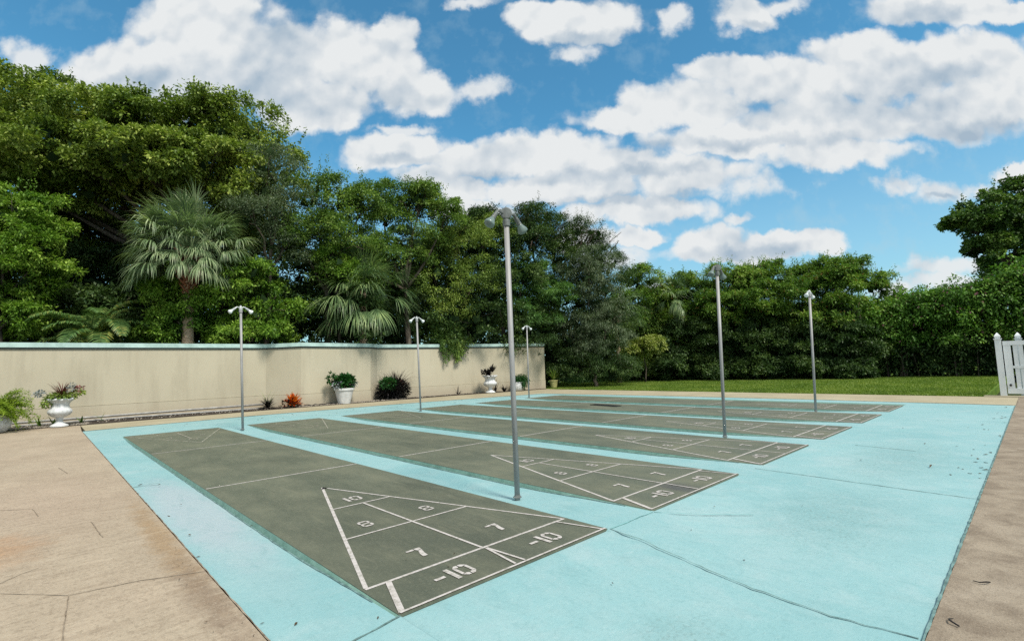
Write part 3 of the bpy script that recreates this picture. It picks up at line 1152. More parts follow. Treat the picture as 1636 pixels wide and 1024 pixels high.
def clump_leaves(C_, Rr, O, per, L, W_, droop=.3, flat=.75, ragged=1.0):
    """C_ clump centres (n,3), Rr radii (n), O outward direction (n,3)"""
    n_ = len(C_)
    cnt = np.maximum(3, (per * rng.uniform(.6, 1.4, n_)).astype(int))
    idx = np.repeat(np.arange(n_), cnt)
    m_ = len(idx)
    d = unit(rng.normal(size=(m_, 3)) + O[idx] * .35 + np.array([0, 0, .25]))
    rad = rng.random(m_) ** .5 * Rr[idx] * rng.uniform(.7, 1.15 * ragged, m_)
    off = d * rad[:, None]
    off[:, 2] *= flat
    P = C_[idx] + off
    A = unit(d + rng.normal(size=(m_, 3)) * .55 - np.array([0, 0, droop]))
    Nn = unit(np.array([0, 0, 1.0]) * 1.0 + d * .55 + rng.normal(size=(m_, 3)) * .45)
    l_ = L * rng.uniform(.6, 1.3, m_)
    return leaf_verts(P, A, Nn, l_, l_ * W_ * rng.uniform(.8, 1.2, m_))


def ell_points(n_, up=0.0):
    d = unit(rng.normal(size=(n_, 3)))
    if up: d = unit(d + np.array([0, 0, up]))
    return d


def crown(parent, lobes, mat, L=.14, W_=.45, dens=1.0, rs=(.5, .9), rc=(.2, .36), per=26, droop=.3, inner='leaf_inner_shade', inner_n=1.0, sprigs=0, flat=.7, name='crown', up=.35, nclump=11, **_):
    """lobes: (centre xyz, rx, ry, rz); each lobe carries separate leafy tufts"""
    vs, iv = [], []
    L *= .84
    per *= 1.3
    for c, rx, ry, rz in lobes:
        c = np.array(c); r_ = np.array([rx, ry, rz])
        area = 4 * np.pi * ((rx * ry) ** 1.6 / 3 + (rx * rz) ** 1.6 / 3 + (ry * rz) ** 1.6 / 3) ** (1 / 1.6)
        rm = min((rs[0] + rs[1]) / 2, min(r_) * .7)
        k0 = rm / ((rs[0] + rs[1]) / 2)
        n_ = int(max(7, dens * area / (rm * rm * 2.5)))
        d = ell_points(n_, up)
        rad = rng.uniform(.62, 1.0, n_)
        S_ = c + d * r_ * rad[:, None]
        n2 = int(n_ * .3)
        d2 = ell_points(n2)
        S_ = np.concatenate([S_, c + d2 * r_ * (rng.random(n2) ** .5 * .6)[:, None]])
        dd = np.concatenate([d, d2])
        R_ = rng.uniform(rs[0], rs[1], len(S_)) * k0
        # clumps over the upper / outer side of every tuft
        m_ = nclump
        ix = np.repeat(np.arange(len(S_)), m_)
        e = unit(rng.normal(size=(len(ix), 3)) + unit(dd / r_)[ix] * .8 + np.array([0, 0, 1.15]))
        P = S_[ix] + e * (R_[ix] * rng.uniform(.45, 1.0, len(ix)))[:, None] * np.array([1.15, 1.15, .58])
        ok = P[:, 2] > .15
        P, e = P[ok], e[ok]
        vs.append(clump_leaves(P, rng.uniform(rc[0], rc[1], len(P)) * max(.7, k0), e, per, L, W_, droop, flat))
        if sprigs:
            n3 = int(sprigs * (rx + ry) / 2 * 1.3)
            dd3 = ell_points(n3, .8)
            for q, dr in zip(c + dd3 * r_ * .98, dd3):
                ln_ = rng.uniform(.25, .95)
                m3 = int(ln_ * 40)
                tt = rng.random(m3)
                ax = unit(dr + np.array([0, 0, .7]) + rng.normal(size=3) * .3)
                P = q + ax * (tt * ln_)[:, None] + rng.normal(size=(m3, 3)) * .04
                A = unit(ax + rng.normal(size=(m3, 3)) * .8)
                ll = L * rng.uniform(.7, 1.2, m3) * (1.1 - .5 * tt)
                vs.append(leaf_verts(P, A, unit(rng.normal(size=(m3, 3)) + np.array([0, 0, .8])), ll, ll * W_))
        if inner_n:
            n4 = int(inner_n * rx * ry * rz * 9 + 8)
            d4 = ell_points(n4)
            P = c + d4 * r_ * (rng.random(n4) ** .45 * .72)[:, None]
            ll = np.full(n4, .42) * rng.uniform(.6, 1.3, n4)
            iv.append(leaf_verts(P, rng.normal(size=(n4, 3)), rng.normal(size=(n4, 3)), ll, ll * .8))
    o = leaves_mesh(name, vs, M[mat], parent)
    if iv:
        leaves_mesh('inner_shade_foliage', iv, M[inner], parent)  # dark leaves added to block light and paint the crown's inner shade
    return o


def limbs(parent, base, lobes, r0=.25, mat='bark', fork=None, name='trunk', seed=1, twigs=4):
    rr = random.Random(seed)
    b = MB()
    base = Vector(base)
    cz = np.mean([l[0] for l in lobes], axis=0)
    top = Vector((base.x * .55 + cz[0] * .45, base.y * .55 + cz[1] * .45, max(.8, min(l[0][2] - l[3] * .6 for l in lobes))))
    if fork: top.z = fork
    P_ = [base + (top - base) * (i / 4) + Vector((rr.gauss(0, .06), rr.gauss(0, .06), 0)) * (i > 0) for i in range(5)]
    b.tube(P_, [r0 * (1.25 if i == 0 else 1 - .09 * i) for i in range(5)], 9)
    for c, rx, ry, rz in lobes:
        e = Vector(c)
        mid = P_[-1].lerp(e, .5) + Vector((rr.gauss(0, .2), rr.gauss(0, .2), rr.gauss(.15, .15)))
        b.tube([P_[-1] - Vector((0, 0, .1)), P_[-1].lerp(mid, .5) + Vector((rr.gauss(0, .1), rr.gauss(0, .1), 0)), mid, e], [r0 * .5, r0 * .42, r0 * .32, r0 * .15], 7)
        for q in range(twigs):
            a = Vector((rr.gauss(0, 1), rr.gauss(0, 1), rr.gauss(.3, .8))).normalized()
            tip = e + Vector((a.x * rx, a.y * ry, a.z * rz)) * .85
            b.tube([mid.lerp(e, .6), e.lerp(tip, .5) + Vector((rr.gauss(0, .1), rr.gauss(0, .1), .1)), tip], [r0 * .18, r0 * .1, .012], 5)
    return b.build(name, M[mat], parent, smooth=True)


def lobe(px, py, rpx, rpy, depth, dd=None):
    """lobe from where it stands: picture position and size at a known distance"""
    c = at(px, py, depth)
    rx = rpx / FPX * depth
    rz = rpy / FPX * depth
    ry = dd if dd else min(rx, 2.2)
    return (tuple(c), (rx + ry) / 2 if dd is None else max(rx, .3), (rx + ry) / 2 if dd is None else max(ry, .3), rz)


def tree(name, label, cat, lob, mat, low=None, base=None, r0=.2, group=None, seed=1, fork=None, twigs=4, **kw):
    lobes_ = [lobe(*l) for l in lob]
    cz = np.mean([l[0] for l in lobes_], axis=0)
    bx, by = (cz[0], cz[1]) if base is None else base
    t = thing(name, label, cat, (bx, by, 0), 0, group)
    # parts are authored in world space, so cancel the parent's offset
    parts = [crown(None, lobes_, mat, **kw)]
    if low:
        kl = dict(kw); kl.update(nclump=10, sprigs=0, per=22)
        parts.append(crown(None, [lobe(*l) for l in low], 'leaf_dark', name='shaded_lower_crown', **kl))  # darker leaf colour paints the shade below the upper crown
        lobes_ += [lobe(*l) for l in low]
    inner_o = [o for o in col.objects if o.name.startswith('inner_shade_foliage') and o.parent is None]
    parts += inner_o
    if r0:
        parts.append(limbs(None, (bx, by, -.05), lobes_, r0, seed=seed, fork=fork, twigs=twigs))
    for o in parts:
        o.data.transform(Matrix.Translation((-bx, -by, 0)))
        o.parent = t
    return t


# ---------------- palms
def fan_frond(vs, sv_, origin, direction, pet, size, nseg=26, droop=.5, spread=2.6):
    """costapalmate fan leaf: narrow segments from the petiole tip, arching over"""
    o = np.array(origin); d = unit(np.array(direction, float))
    side = unit(np.cross(d, [0, 0, 1.0]) + 1e-6)
    upv = np.cross(side, d)
    tip = o + d * pet + np.array([0, 0, -1]) * pet * .12
    sv_.append((o, o + d * pet * .5, tip))
    ang = np.linspace(-spread / 2, spread / 2, nseg) + rng.normal(0, .03, nseg)
    for a in ang:
        dirv = unit(d * math.cos(a) + side * math.sin(a) + upv * rng.normal(.06, .08))
        L_ = size * (1 - .22 * abs(a) / (spread / 2)) * rng.uniform(.78, 1.12)
        b_ = np.cross(dirv, upv)
        b_ = unit(b_)
        w = .019
        dr_ = droop * (.55 + .75 * abs(a)) * rng.uniform(.75, 1.25)
        p0 = tip + d * .06 * (1 - abs(a) / spread)
        pts = []
        cur = p0.copy(); dd_ = dirv.copy()
        steps = 4
        for s_ in range(steps + 1):
            pts.append(cur.copy())
            dd_ = unit(dd_ + np.array([0, 0, -1]) * dr_ * (.08 + .34 * s_ / steps))
            cur = cur + dd_ * L_ / steps
        ws = [w * .5, w, w * .85, w * .5, w * .08]
        for s_ in range(steps):
            vs.append(np.array([pts[s_] - b_ * ws[s_], pts[s_] + b_ * ws[s_], pts[s_ + 1] + b_ * ws[s_ + 1], pts[s_ + 1] - b_ * ws[s_ + 1]])[None])


def sabal(name, label, base, hz, size, pet, nf, mat, r0=.18, elev=(-.9, 1.3), droop=.55, boots=True, nseg=26, trunk=True):
    t = thing(name, label, 'palm tree', (base[0], base[1], 0))
    vs, st = [], []
    o = np.array([0, 0, hz])
    for i in range(nf):
        u = (i + .5) / nf
        e = elev[1] + (elev[0] - elev[1]) * u ** .8
        a = i * 2.39996 + rng.normal(0, .3)
        e += rng.normal(0, .16)
        d = (math.cos(a) * math.cos(e), math.sin(a) * math.cos(e), math.sin(e))
        fan_frond(vs, st, o + np.array([d[0] * .12, d[1] * .12, rng.uniform(-.25, .1)]), d, pet * rng.uniform(.65, 1.25), size * rng.uniform(.8, 1.15), nseg, droop * (.55 + .7 * u) * rng.uniform(.7, 1.3), 2.3 * rng.uniform(.7, 1.15))
    leaves_mesh('crown', vs, M[mat], t)
    b = MB()
    for p in st: b.tube(p, [.022, .018, .012], 4)
    b.build('leaf_stalks', M[mat], t)
    if trunk:
        b = MB()
        b.tube([(0, 0, -.1), (.02, 0, hz * .4), (0, .01, hz * .8), (0, 0, hz)], [r0 * 1.1, r0, r0 * .95, r0 * .8], 14)
        b.build('trunk', M['palm_bark'], t, smooth=True)
    if boots:
        b = MB()
        for i in range(90):
            a = i * 2.4
            u = i / 90
            z = hz - 1.75 + u * 1.6
            wd = .04 + .30 * min(1, u * 2.2)
            p = Vector((math.cos(a) * r0 * .8, math.sin(a) * r0 * .8, z))
            q = p + Vector((math.cos(a) * wd, math.sin(a) * wd, .10 + wd * .6))
            b.tube([p, p.lerp(q, .5), q], [.05, .042, .02], 5)
        b.build('leaf_bases', M['palm_boot'], t)
    return t


def feather_frond(vs, stems, origin, az, elev, length, droop=1.1, leaflet=.42, n_=34, wid=.022):
    cur = np.array(origin, float)
    e = elev
    pts = []
    N_ = 14
    for i in range(N_ + 1):
        pts.append(cur.copy())
        d = np.array([math.cos(az) * math.cos(e), math.sin(az) * math.cos(e), math.sin(e)])
        cur = cur + d * length / N_
        e -= droop / N_ * (1 + i / N_)
    stems.append(pts)
    side = np.array([-math.sin(az), math.cos(az), 0])
    for i in range(n_):
        t_ = .12 + .86 * i / n_
        x = t_ * N_
        j = min(N_ - 1, int(x))
        p = pts[j] + (pts[j + 1] - pts[j]) * (x - j)
        fw = unit(pts[j + 1] - pts[j])
        ll = leaflet * math.sin(math.pi * min(1, .15 + t_ * .85)) ** .6
        for s_ in (-1, 1):
            a = unit(side * s_ + fw * .7 + np.array([0, 0, .15]) + rng.normal(size=3) * .08)
            q = p + a * ll * .55
            r_ = q + unit(a + np.array([0, 0, -.7])) * ll * .5
            nb = unit(np.cross(a, np.cross(fw, side))) * wid
            vs.append(np.array([p - nb * .4, p + nb * .4, q + nb, q - nb])[None])
            vs.append(np.array([q - nb, q + nb, r_ + nb * .1, r_ - nb * .1])[None])


# ------------------------------------------------------------------ TREES
def plant_trees():
    # 1 big spreading tree, left, behind the wall
    big = [(15, 190, 85, 52, 22), (105, 200, 85, 50, 21.5), (195, 205, 80, 44, 21), (285, 215, 70, 44, 21.5), (360, 215, 70, 48, 22), (420, 245, 55, 52, 22),
           (30, 245, 80, 40, 20), (130, 250, 85, 40, 19.6), (235, 262, 85, 36, 19.6), (330, 268, 66, 40, 20.5), (420, 305, 55, 50, 21.5), (-70, 230, 80, 80, 22),
           (60, 310, 85, 45, 21.5), (170, 310, 90, 40, 22), (290, 318, 90, 40, 22.5), (385, 345, 60, 55, 23), (70, 385, 70, 45, 23), (150, 370, 60, 36, 24), (420, 395, 60, 50, 24)]
    tree('spreading_tree', 'huge spreading tree with yellow-green canopy rising highest at the left behind the wall', 'tree', big, 'leaf_broad_yellow',
         base=(6.5, 23.0), r0=.30, L=.17, W_=.5, rs=(.75, 1.25), rc=(.22, .42), per=28, nclump=17, sprigs=4, seed=3, fork=5.5, inner_n=.55, twigs=7)
    # 2 bright small tree at the left edge
    tree('leafy_tree', 'bright green leafy tree at the left edge in front of the huge tree', 'tree',
         [(30, 350, 52, 50, 17.2), (0, 420, 70, 55, 17), (62, 415, 40, 50, 17.4), (20, 495, 45, 45, 17), (-60, 380, 60, 80, 17), (-30, 490, 60, 50, 17.5)], 'leaf_bright',
         r0=.11, L=.14, W_=.42, rs=(.34, .58), rc=(.13, .24), per=24, nclump=12, sprigs=6, seed=4, inner_n=.8)
    # 5 bright green shrubs round the cabbage palm
    tree('leafy_shrub', 'bright green leafy shrub behind the wall, right of the palm trunk', 'shrub',
         [(385, 455, 50, 30, 19.4), (345, 500, 38, 42, 19.2), (425, 500, 46, 42, 19.8), (400, 535, 60, 25, 19.6)], 'leaf_bright', r0=.06, L=.15, W_=.42, sprigs=5, seed=5, inner_n=1)
    tree('leafy_shrub', 'small bright green shrub behind the wall, left of the palm trunk', 'shrub',
         [(262, 470, 26, 22, 18.3), (278, 515, 24, 30, 18.3), (250, 540, 30, 18, 18.3)], 'leaf_bright', r0=.05, L=.14, W_=.42, sprigs=4, seed=6)
    # 6 grey-green tree
    tree('grey_leaf_tree', 'grey-green small-leaved tree between the huge tree and the mid green trees', 'tree',
         [(425, 275, 38, 48, 20.2), (440, 335, 42, 42, 20), (400, 345, 36, 40, 20), (455, 400, 36, 48, 20.4)], 'leaf_grey', r0=.12, L=.10, W_=.4, seed=7, inner_n=.8)
    # 7
    tree('rounded_tree', 'dark mid-green tree just right of the grey-green tree', 'tree',
         [(520, 325, 50, 48, 21.5), (475, 385, 46, 46, 21), (540, 395, 50, 44, 21), (500, 450, 60, 40, 23.0), (580, 335, 28, 40, 22)], 'leaf_mid', r0=.16, L=.13, sprigs=6, seed=8, inner_n=.9)
    tree('low_branching_tree', 'bright-tipped young tree in front of the dark mid-green tree, left of the low palm', 'tree',
         [(530, 420, 34, 26, 21.3), (550, 445, 26, 24, 21.2)], 'leaf_bright', r0=.07, L=.13, sprigs=4, seed=9, inner_n=1)
    # 8
    tree('rounded_tree', 'mid-green tree with a knobbly top, left of the yellow-green overhanging tree', 'tree',
         [(610, 335, 40, 42, 23.5), (655, 330, 34, 34, 23.5), (675, 320, 18, 34, 23.5), (630, 390, 60, 50, 23), (600, 440, 60, 40, 23.5), (715, 345, 20, 26, 23.5)], 'leaf_mid', r0=.16, L=.13, sprigs=8, seed=10, inner_n=.9)
    # 10 overhanging tree
    tree('overhanging_tree', 'yellow-green tree leaning over the wall coping, left of the main light pole', 'tree',
         [(690, 400, 46, 36, 24.6), (745, 405, 48, 40, 24.8), (700, 460, 46, 42, 24.4), (755, 460, 42, 40, 24.8), (722, 515, 34, 34, 24.0, 1.0), (735, 380, 40, 28, 25.2), (785, 370, 26, 26, 25.5), (660, 430, 30, 30, 24.4)],
         'leaf_olive', base=(12.9, 18.8), r0=.14, L=.11, sprigs=7, droop=.6, seed=11, inner_n=.8)
    # 8b filler trees behind
    tree('dark_broadleaf_tree', 'dark broadleaf tree behind the yellow-green tree and main light pole', 'tree',
         [(780, 385, 60, 40, 27), (850, 385, 45, 55, 27.5), (800, 450, 70, 60, 27), (840, 530, 60, 60, 27.5), (770, 360, 30, 22, 27)], 'leaf_dark', r0=.2, L=.14, sprigs=5, seed=12)
    # 11 spindly tree with bare twigs
    sp_ = tree('spindly_tree', 'dark spindly tree with bare twiggy tips, right of the main light pole', 'tree',
         [(848, 370, 24, 40, 29), (885, 385, 36, 34, 29), (925, 385, 42, 28, 29), (900, 440, 50, 50, 29), (950, 430, 44, 45, 29), (905, 510, 60, 60, 29), (965, 500, 50, 60, 29), (930, 575, 70, 40, 29)],
         'leaf_dark', base=(23.0, 21.5), r0=.2, L=.13, W_=.28, sprigs=16, droop=.2, seed=13, twigs=9)
    b = MB()
    rr = random.Random(77)
    for (px, py) in [(835, 345), (850, 338), (865, 345), (885, 360), (905, 362), (925, 368), (945, 372), (958, 385), (765, 345), (752, 350), (740, 352)]:
        for q in range(8):
            c = Vector(at(px + rr.gauss(0, 9), py + 16, 29 + rr.gauss(0, .4)))
            a = Vector((rr.gauss(.25, .4), rr.gauss(-.2, .4), rr.uniform(.6, 1.3))) * rr.uniform(.7, 1.15)
            m1 = c + a * .5 + Vector((rr.gauss(0, .08), rr.gauss(0, .08), .05))
            b.tube([c - a * .5, c, m1, c + a], [.035, .028, .020, .008], 4)
            for w_ in range(3):
                st_ = c.lerp(c + a, rr.uniform(.2, .8))
                b.tube([st_, st_ + Vector((rr.gauss(0, .28), rr.gauss(0, .28), rr.uniform(.1, .45)))], [.014, .006], 3)
    o = b.build('bare_twigs', M['bark'])
    o.data.transform(Matrix.Translation(-sp_.location))
    o.parent = sp_
    tag(o, kind='stuff')
    tree('grey_leaf_tree', 'drooping grey-green tree right of the spindly tree', 'tree',
         [(945, 450, 42, 50, 27.4), (970, 520, 40, 60, 27.4), (925, 540, 34, 40, 27.4)], 'leaf_grey', low=[(905, 585, 40, 26, 28.2), (950, 580, 46, 34, 27.6), (985, 590, 40, 22, 28)], r0=.12, L=.15, W_=.2, droop=1.3, seed=14, inner_n=1)
    # 12 feathery tree
    tree('feathery_tree', 'fresh green feathery-leaved tree just behind the wall right of the main light pole', 'tree',
         [(845, 448, 42, 24, 27.4), (880, 470, 30, 20, 27.2), (850, 500, 46, 30, 27.4), (800, 470, 36, 34, 27.4)], 'leaf_feather', base=(18.2, 18.9), r0=.09, L=.17, W_=.22, droop=.6, flat=.4, seed=15, inner_n=.7)
    # 14..
    tree('rounded_tree', 'small bright green round-topped tree between the grey-green tree and the far palm', 'tree',
         [(1022, 455, 30, 27, 35), (1040, 500, 38, 40, 35), (1000, 500, 28, 40, 34)], 'leaf_hedge', r0=.14, L=.17, sprigs=4, seed=16)
    tree('variegated_shrub', 'pale yellow variegated shrub at the corner of the lawn', 'shrub',
         [(1030, 556, 22, 11, 31), (1010, 562, 16, 9, 31), (1045, 548, 12, 10, 31)], 'leaf_variegated', r0=.05, L=.20, W_=.35, seed=17, inner_n=.6)
    tree('rounded_tree', 'dark green tree behind the lawn corner, under the far palm', 'tree',
         [(1000, 545, 50, 60, 35), (1075, 540, 55, 66, 36), (1020, 590, 70, 25, 35), (1050, 490, 40, 34, 36)], 'leaf_mid', r0=.16, L=.15, seed=18)
    # hedge trees along the lawn
    H = [((1100, 470, 34, 30, 34.5), (1085, 520, 36, 34, 34.0)),
         ((1165, 455, 40, 30, 33), (1150, 500, 40, 36, 32.2)),
         ((1225, 450, 40, 26, 31.6), (1205, 485, 46, 36, 30.8), (1240, 520, 30, 26, 30.6)),
         ((1290, 452, 34, 26, 30.2), (1310, 438, 22, 20, 30.4), (1275, 495, 40, 44, 29.6)),
         ((1372, 442, 20, 26, 29.2), (1340, 450, 30, 36, 29), (1345, 500, 34, 34, 28.6), (1405, 460, 22, 22, 29.4))]
    LOW = [((1095, 555, 52, 48, 33.4), (1080, 590, 50, 20, 32.6)), ((1160, 555, 52, 54, 31.8), (1150, 592, 50, 18, 31.4)), ((1225, 555, 52, 54, 30.6), (1220, 592, 50, 18, 30.2)), ((1290, 555, 50, 54, 29.4), (1285, 592, 50, 18, 29)), ((1350, 555, 50, 58, 28.4), (1350, 592, 50, 18, 28))]
    nm = ['far end', 'second from the far end', 'middle', 'second from the vine-covered hedge', 'next to the vine-covered hedge']
    lab = ['leafy hedge tree of the lawn row, behind the middle right-hand light pole', 'leafy hedge tree of the lawn row, second from the lawn corner',
           'tall leafy hedge tree of the lawn row, left of the farthest right-hand light pole', 'tall leafy hedge tree directly behind the farthest right-hand light pole',
           'tall leafy hedge tree at the right end of the row, beside the vine hedge']
    lab[0] = 'leafy hedge tree of the lawn row nearest the far palm'
    lab[1] = 'leafy hedge tree of the lawn row behind the middle right-hand light pole'
    for i, (l_, lb) in enumerate(zip(H, lab)):
        tree('hedge_tree', lb, 'tree', l_, 'leaf_hedge', low=LOW[i], r0=.07, group='hedge trees along the lawn', rs=(.4, .75), rc=(.17, .3), L=.17, W_=.42, sprigs=20, seed=30 + i, inner_n=1)
    # 18 right-hand tree
    tree('seagrape_tree', 'dark round-leaved tree rising above the hedge at the right edge', 'tree',
         [(1590, 338, 40, 28, 30.5), (1550, 362, 32, 20, 30.5), (1635, 312, 40, 26, 31), (1620, 375, 50, 26, 31), (1575, 398, 30, 18, 30.5), (1690, 350, 70, 60, 31), (1660, 420, 80, 34, 31)],
         'leaf_seagrape', r0=.2, L=.19, W_=.8, dens=.8, sprigs=3, seed=20, inner_n=.4)


def vine_hedge():
    """continuous vine-covered hedge behind the lawn, right part, plus the dark lower wall of stems"""
    t = thing('vine_hedge', 'long vine-covered hedge behind the lawn with a dark twiggy lower part', 'hedge', (33.5, 0, 0))
    vs, iv = [], []
    A, B = np.array([30.6, 18.8]), np.array([34.6, -7.0])
    n_ = 2300
    u = rng.random(n_)
    px = A + (B - A) * u[:, None]
    # height rises towards the right-hand end
    hh = 4.35 + .5 * np.sin(u * 9) + .25 * np.sin(u * 31) + np.clip(u - .70, 0, 1) * 4.5
    hh = np.where(u < .52, 4.4, hh)
    w_ = rng.random(n_)
    z = hh * (1 - w_ ** 1.5)
    fr = (z / hh)
    depth_ = -.9 * np.sin(np.clip(fr, 0, 1) * 2.2) + rng.normal(0, .3, n_) + .55
    P = np.stack([px[:, 0] + depth_, px[:, 1], z], 1)
    P = P[z > .2]
    zz = P[:, 2] / hh[z > .2]
    rad = rng.uniform(.25, .6, len(P))
    sel = zz > .42
    O = np.tile(np.array([-1.0, 0, .4]), (len(P), 1))
    vs.append(clump_leaves(P[sel], rad[sel], O[sel], 44, .16, .5, .9))
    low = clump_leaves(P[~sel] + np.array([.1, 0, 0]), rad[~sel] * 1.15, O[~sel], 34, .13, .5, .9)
    # top crest
    n2 = 420
    u2 = rng.random(n2) * .52 + .48
    p2 = A + (B - A) * u2[:, None]
    h2 = 4.35 + .5 * np.sin(u2 * 9) + .25 * np.sin(u2 * 31) + np.clip(u2 - .70, 0, 1) * 4.5
    P2 = np.stack([p2[:, 0] + rng.uniform(-.5, 2.0, n2), p2[:, 1], h2 + rng.normal(0, .22, n2)], 1)
    vs.append(clump_leaves(P2, rng.uniform(.25, .5, n2), np.tile(np.array([-.3, 0, 1.]), (n2, 1)), 44, .16, .5, .5))
    o1 = leaves_mesh('foliage', vs, M['leaf_vine'])
    o2 = leaves_mesh('shaded_lower_foliage', [low], M['leaf_dark'])  # shaded foot of the hedge, painted with the darker leaf colour
    # inside: dark backing leaves, added to hide the sky and paint inner shade
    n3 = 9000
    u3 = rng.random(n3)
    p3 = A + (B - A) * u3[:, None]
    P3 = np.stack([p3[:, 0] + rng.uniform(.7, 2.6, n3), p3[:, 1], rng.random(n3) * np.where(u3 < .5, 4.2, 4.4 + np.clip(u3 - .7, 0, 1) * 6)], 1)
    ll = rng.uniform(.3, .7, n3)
    o3 = leaves_mesh('inner_shade_foliage', [leaf_verts(P3, rng.normal(size=(n3, 3)), rng.normal(size=(n3, 3)), ll, ll * .8)], M['leaf_inner_shade'])
    b = MB()
    rr = random.Random(5)
    for i in range(60):
        u_ = rr.random()
        x, y = A + (B - A) * u_
        x += rr.uniform(.2, .8)
        h_ = rr.uniform(2.2, 4.2)
        b.tube([(x, y, 0), (x + rr.gauss(0, .15), y + rr.gauss(0, .25), h_ * .5), (x + rr.gauss(0, .3), y + rr.gauss(0, .5), h_)], [rr.uniform(.02, .05), .025, .012], 5)
    o4 = tag(b.build('stems', M['bark']), kind='stuff')
    for o in (o1, o2, o3, o4):
        o.data.transform(Matrix.Translation((-33.5, 0, 0)))
        o.parent = t


def understory():
    """dark shrub masses filling the ground layer behind the wall"""
    spots = [(-80, 500, 110, 60, 19.5), (60, 515, 95, 55, 20.0), (190, 515, 90, 52, 20.5), (330, 505, 90, 60, 21), (455, 500, 80, 62, 22),
             (560, 520, 88, 36, 22.3), (655, 510, 70, 55, 24.5), (745, 520, 60, 50, 25.5), (100, 430, 90, 55, 24.5), (360, 430, 90, 60, 24.5), (560, 440, 90, 60, 26), (240, 400, 80, 50, 26), (690, 450, 80, 60, 27), (215, 455, 80, 55, 22.5), (120, 450, 70, 55, 22.0)]
    lb = ['off to the left behind the leafy tree', 'behind the feather palm, left half', 'behind the feather palm, right half', 'behind the cabbage palm trunk', 'between the bright shrub and the low fan palm',
          'behind the low fan palm', 'right of the low fan palm', 'behind the overhanging tree', 'deep under the huge tree, left of the cabbage palm crown', 'deep behind the cabbage palm crown, on its right',
          'deep behind the dark mid-green tree', 'deep behind the cabbage palm crown', 'deep behind the yellow-green overhanging tree', 'just behind the cabbage palm, on its left', 'between the left leafy tree and the cabbage palm']
    for i, (s, l_) in enumerate(zip(spots, lb)):
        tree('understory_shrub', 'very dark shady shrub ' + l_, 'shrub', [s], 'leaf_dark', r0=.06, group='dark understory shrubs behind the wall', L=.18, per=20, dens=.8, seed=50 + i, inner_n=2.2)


def far_wood():
    n_ = 2600
    u = rng.random(n_) ** 1.25
    px = -350 + 2150 * u
    dep = np.where(px < 900, rng.uniform(31, 37, n_), rng.uniform(41, 46, n_))
    P = np.array([at(a, 512, b) for a, b in zip(px, dep)])
    P[:, 2] = rng.random(n_) * np.where(px < 700, 8.0, 4.8)
    vs = [clump_leaves(P, rng.uniform(.8, 1.5, n_), np.tile(np.array([0, 0, .5]), (n_, 1)), 34, .42, .55, .6)]
    tag(leaves_mesh('distant_wood', vs, M['leaf_dark']), 'dark distant mass of trees seen only through gaps behind the wall and hedge', 'woodland', kind='stuff')


def wall_vine():
    """vine hanging over the coping"""
    t = thing('hanging_vine', 'bright green vine hanging down over the wall coping below the overhanging tree', 'vine', (12.8, 17.0, 2.4))
    vs = []
    b = MB()
    for i in range(26):
        x = 12.25 + rng.random() * 1.25
        x0 = x
        ln_ = rng.uniform(.1, .6) + .45 * math.exp(-((x - 12.55) / .16) ** 2) + .6 * math.exp(-((x - 13.2) / .13) ** 2)
        y = 16.93 - (x - 9.15) * .0656 + .12 - .12
        y = 17.15 - (x - 9.15) * .0656 - .12
        m_ = int(40 + ln_ * 110)
        tt = rng.random(m_)
        P = np.stack([x + rng.normal(0, .05, m_), y + rng.normal(-.03, .05, m_), 2.62 - tt * (ln_ + .2)], 1)
        A = rng.normal(size=(m_, 3)) * .6 + np.array([0, -.4, -1.2])
        vs.append(leaf_verts(P, A, rng.normal(size=(m_, 3)) * .5 + np.array([0, -1, .5]), rng.uniform(.06, .13, m_), rng.uniform(.03, .055, m_)))
        m2 = 150
        P = np.stack([x + rng.normal(0, .16, m2), y + rng.uniform(.1, .9, m2), 2.5 + rng.random(m2) * 1.15], 1)
        vs.append(leaf_verts(P, rng.normal(size=(m2, 3)) + np.array([0, -.5, -.8]), rng.normal(size=(m2, 3)) * .6 + np.array([0, -.6, .7]), rng.uniform(.07, .14, m2), rng.uniform(.035, .06, m2)))
        b.tube([(x, y + .3, 2.6), (x, y, 2.55), (x + .02, y - .01, 2.45 - ln_)], [.008, .007, .003], 4)
    o1 = leaves_mesh('foliage', vs, M['leaf_mid'])
    o2 = tag(b.build('stems', M['bark']), kind='stuff')
    for o in (o1, o2):
        o.data.transform(Matrix.Translation((-12.8, -17.0, -2.4)))
        o.parent = t


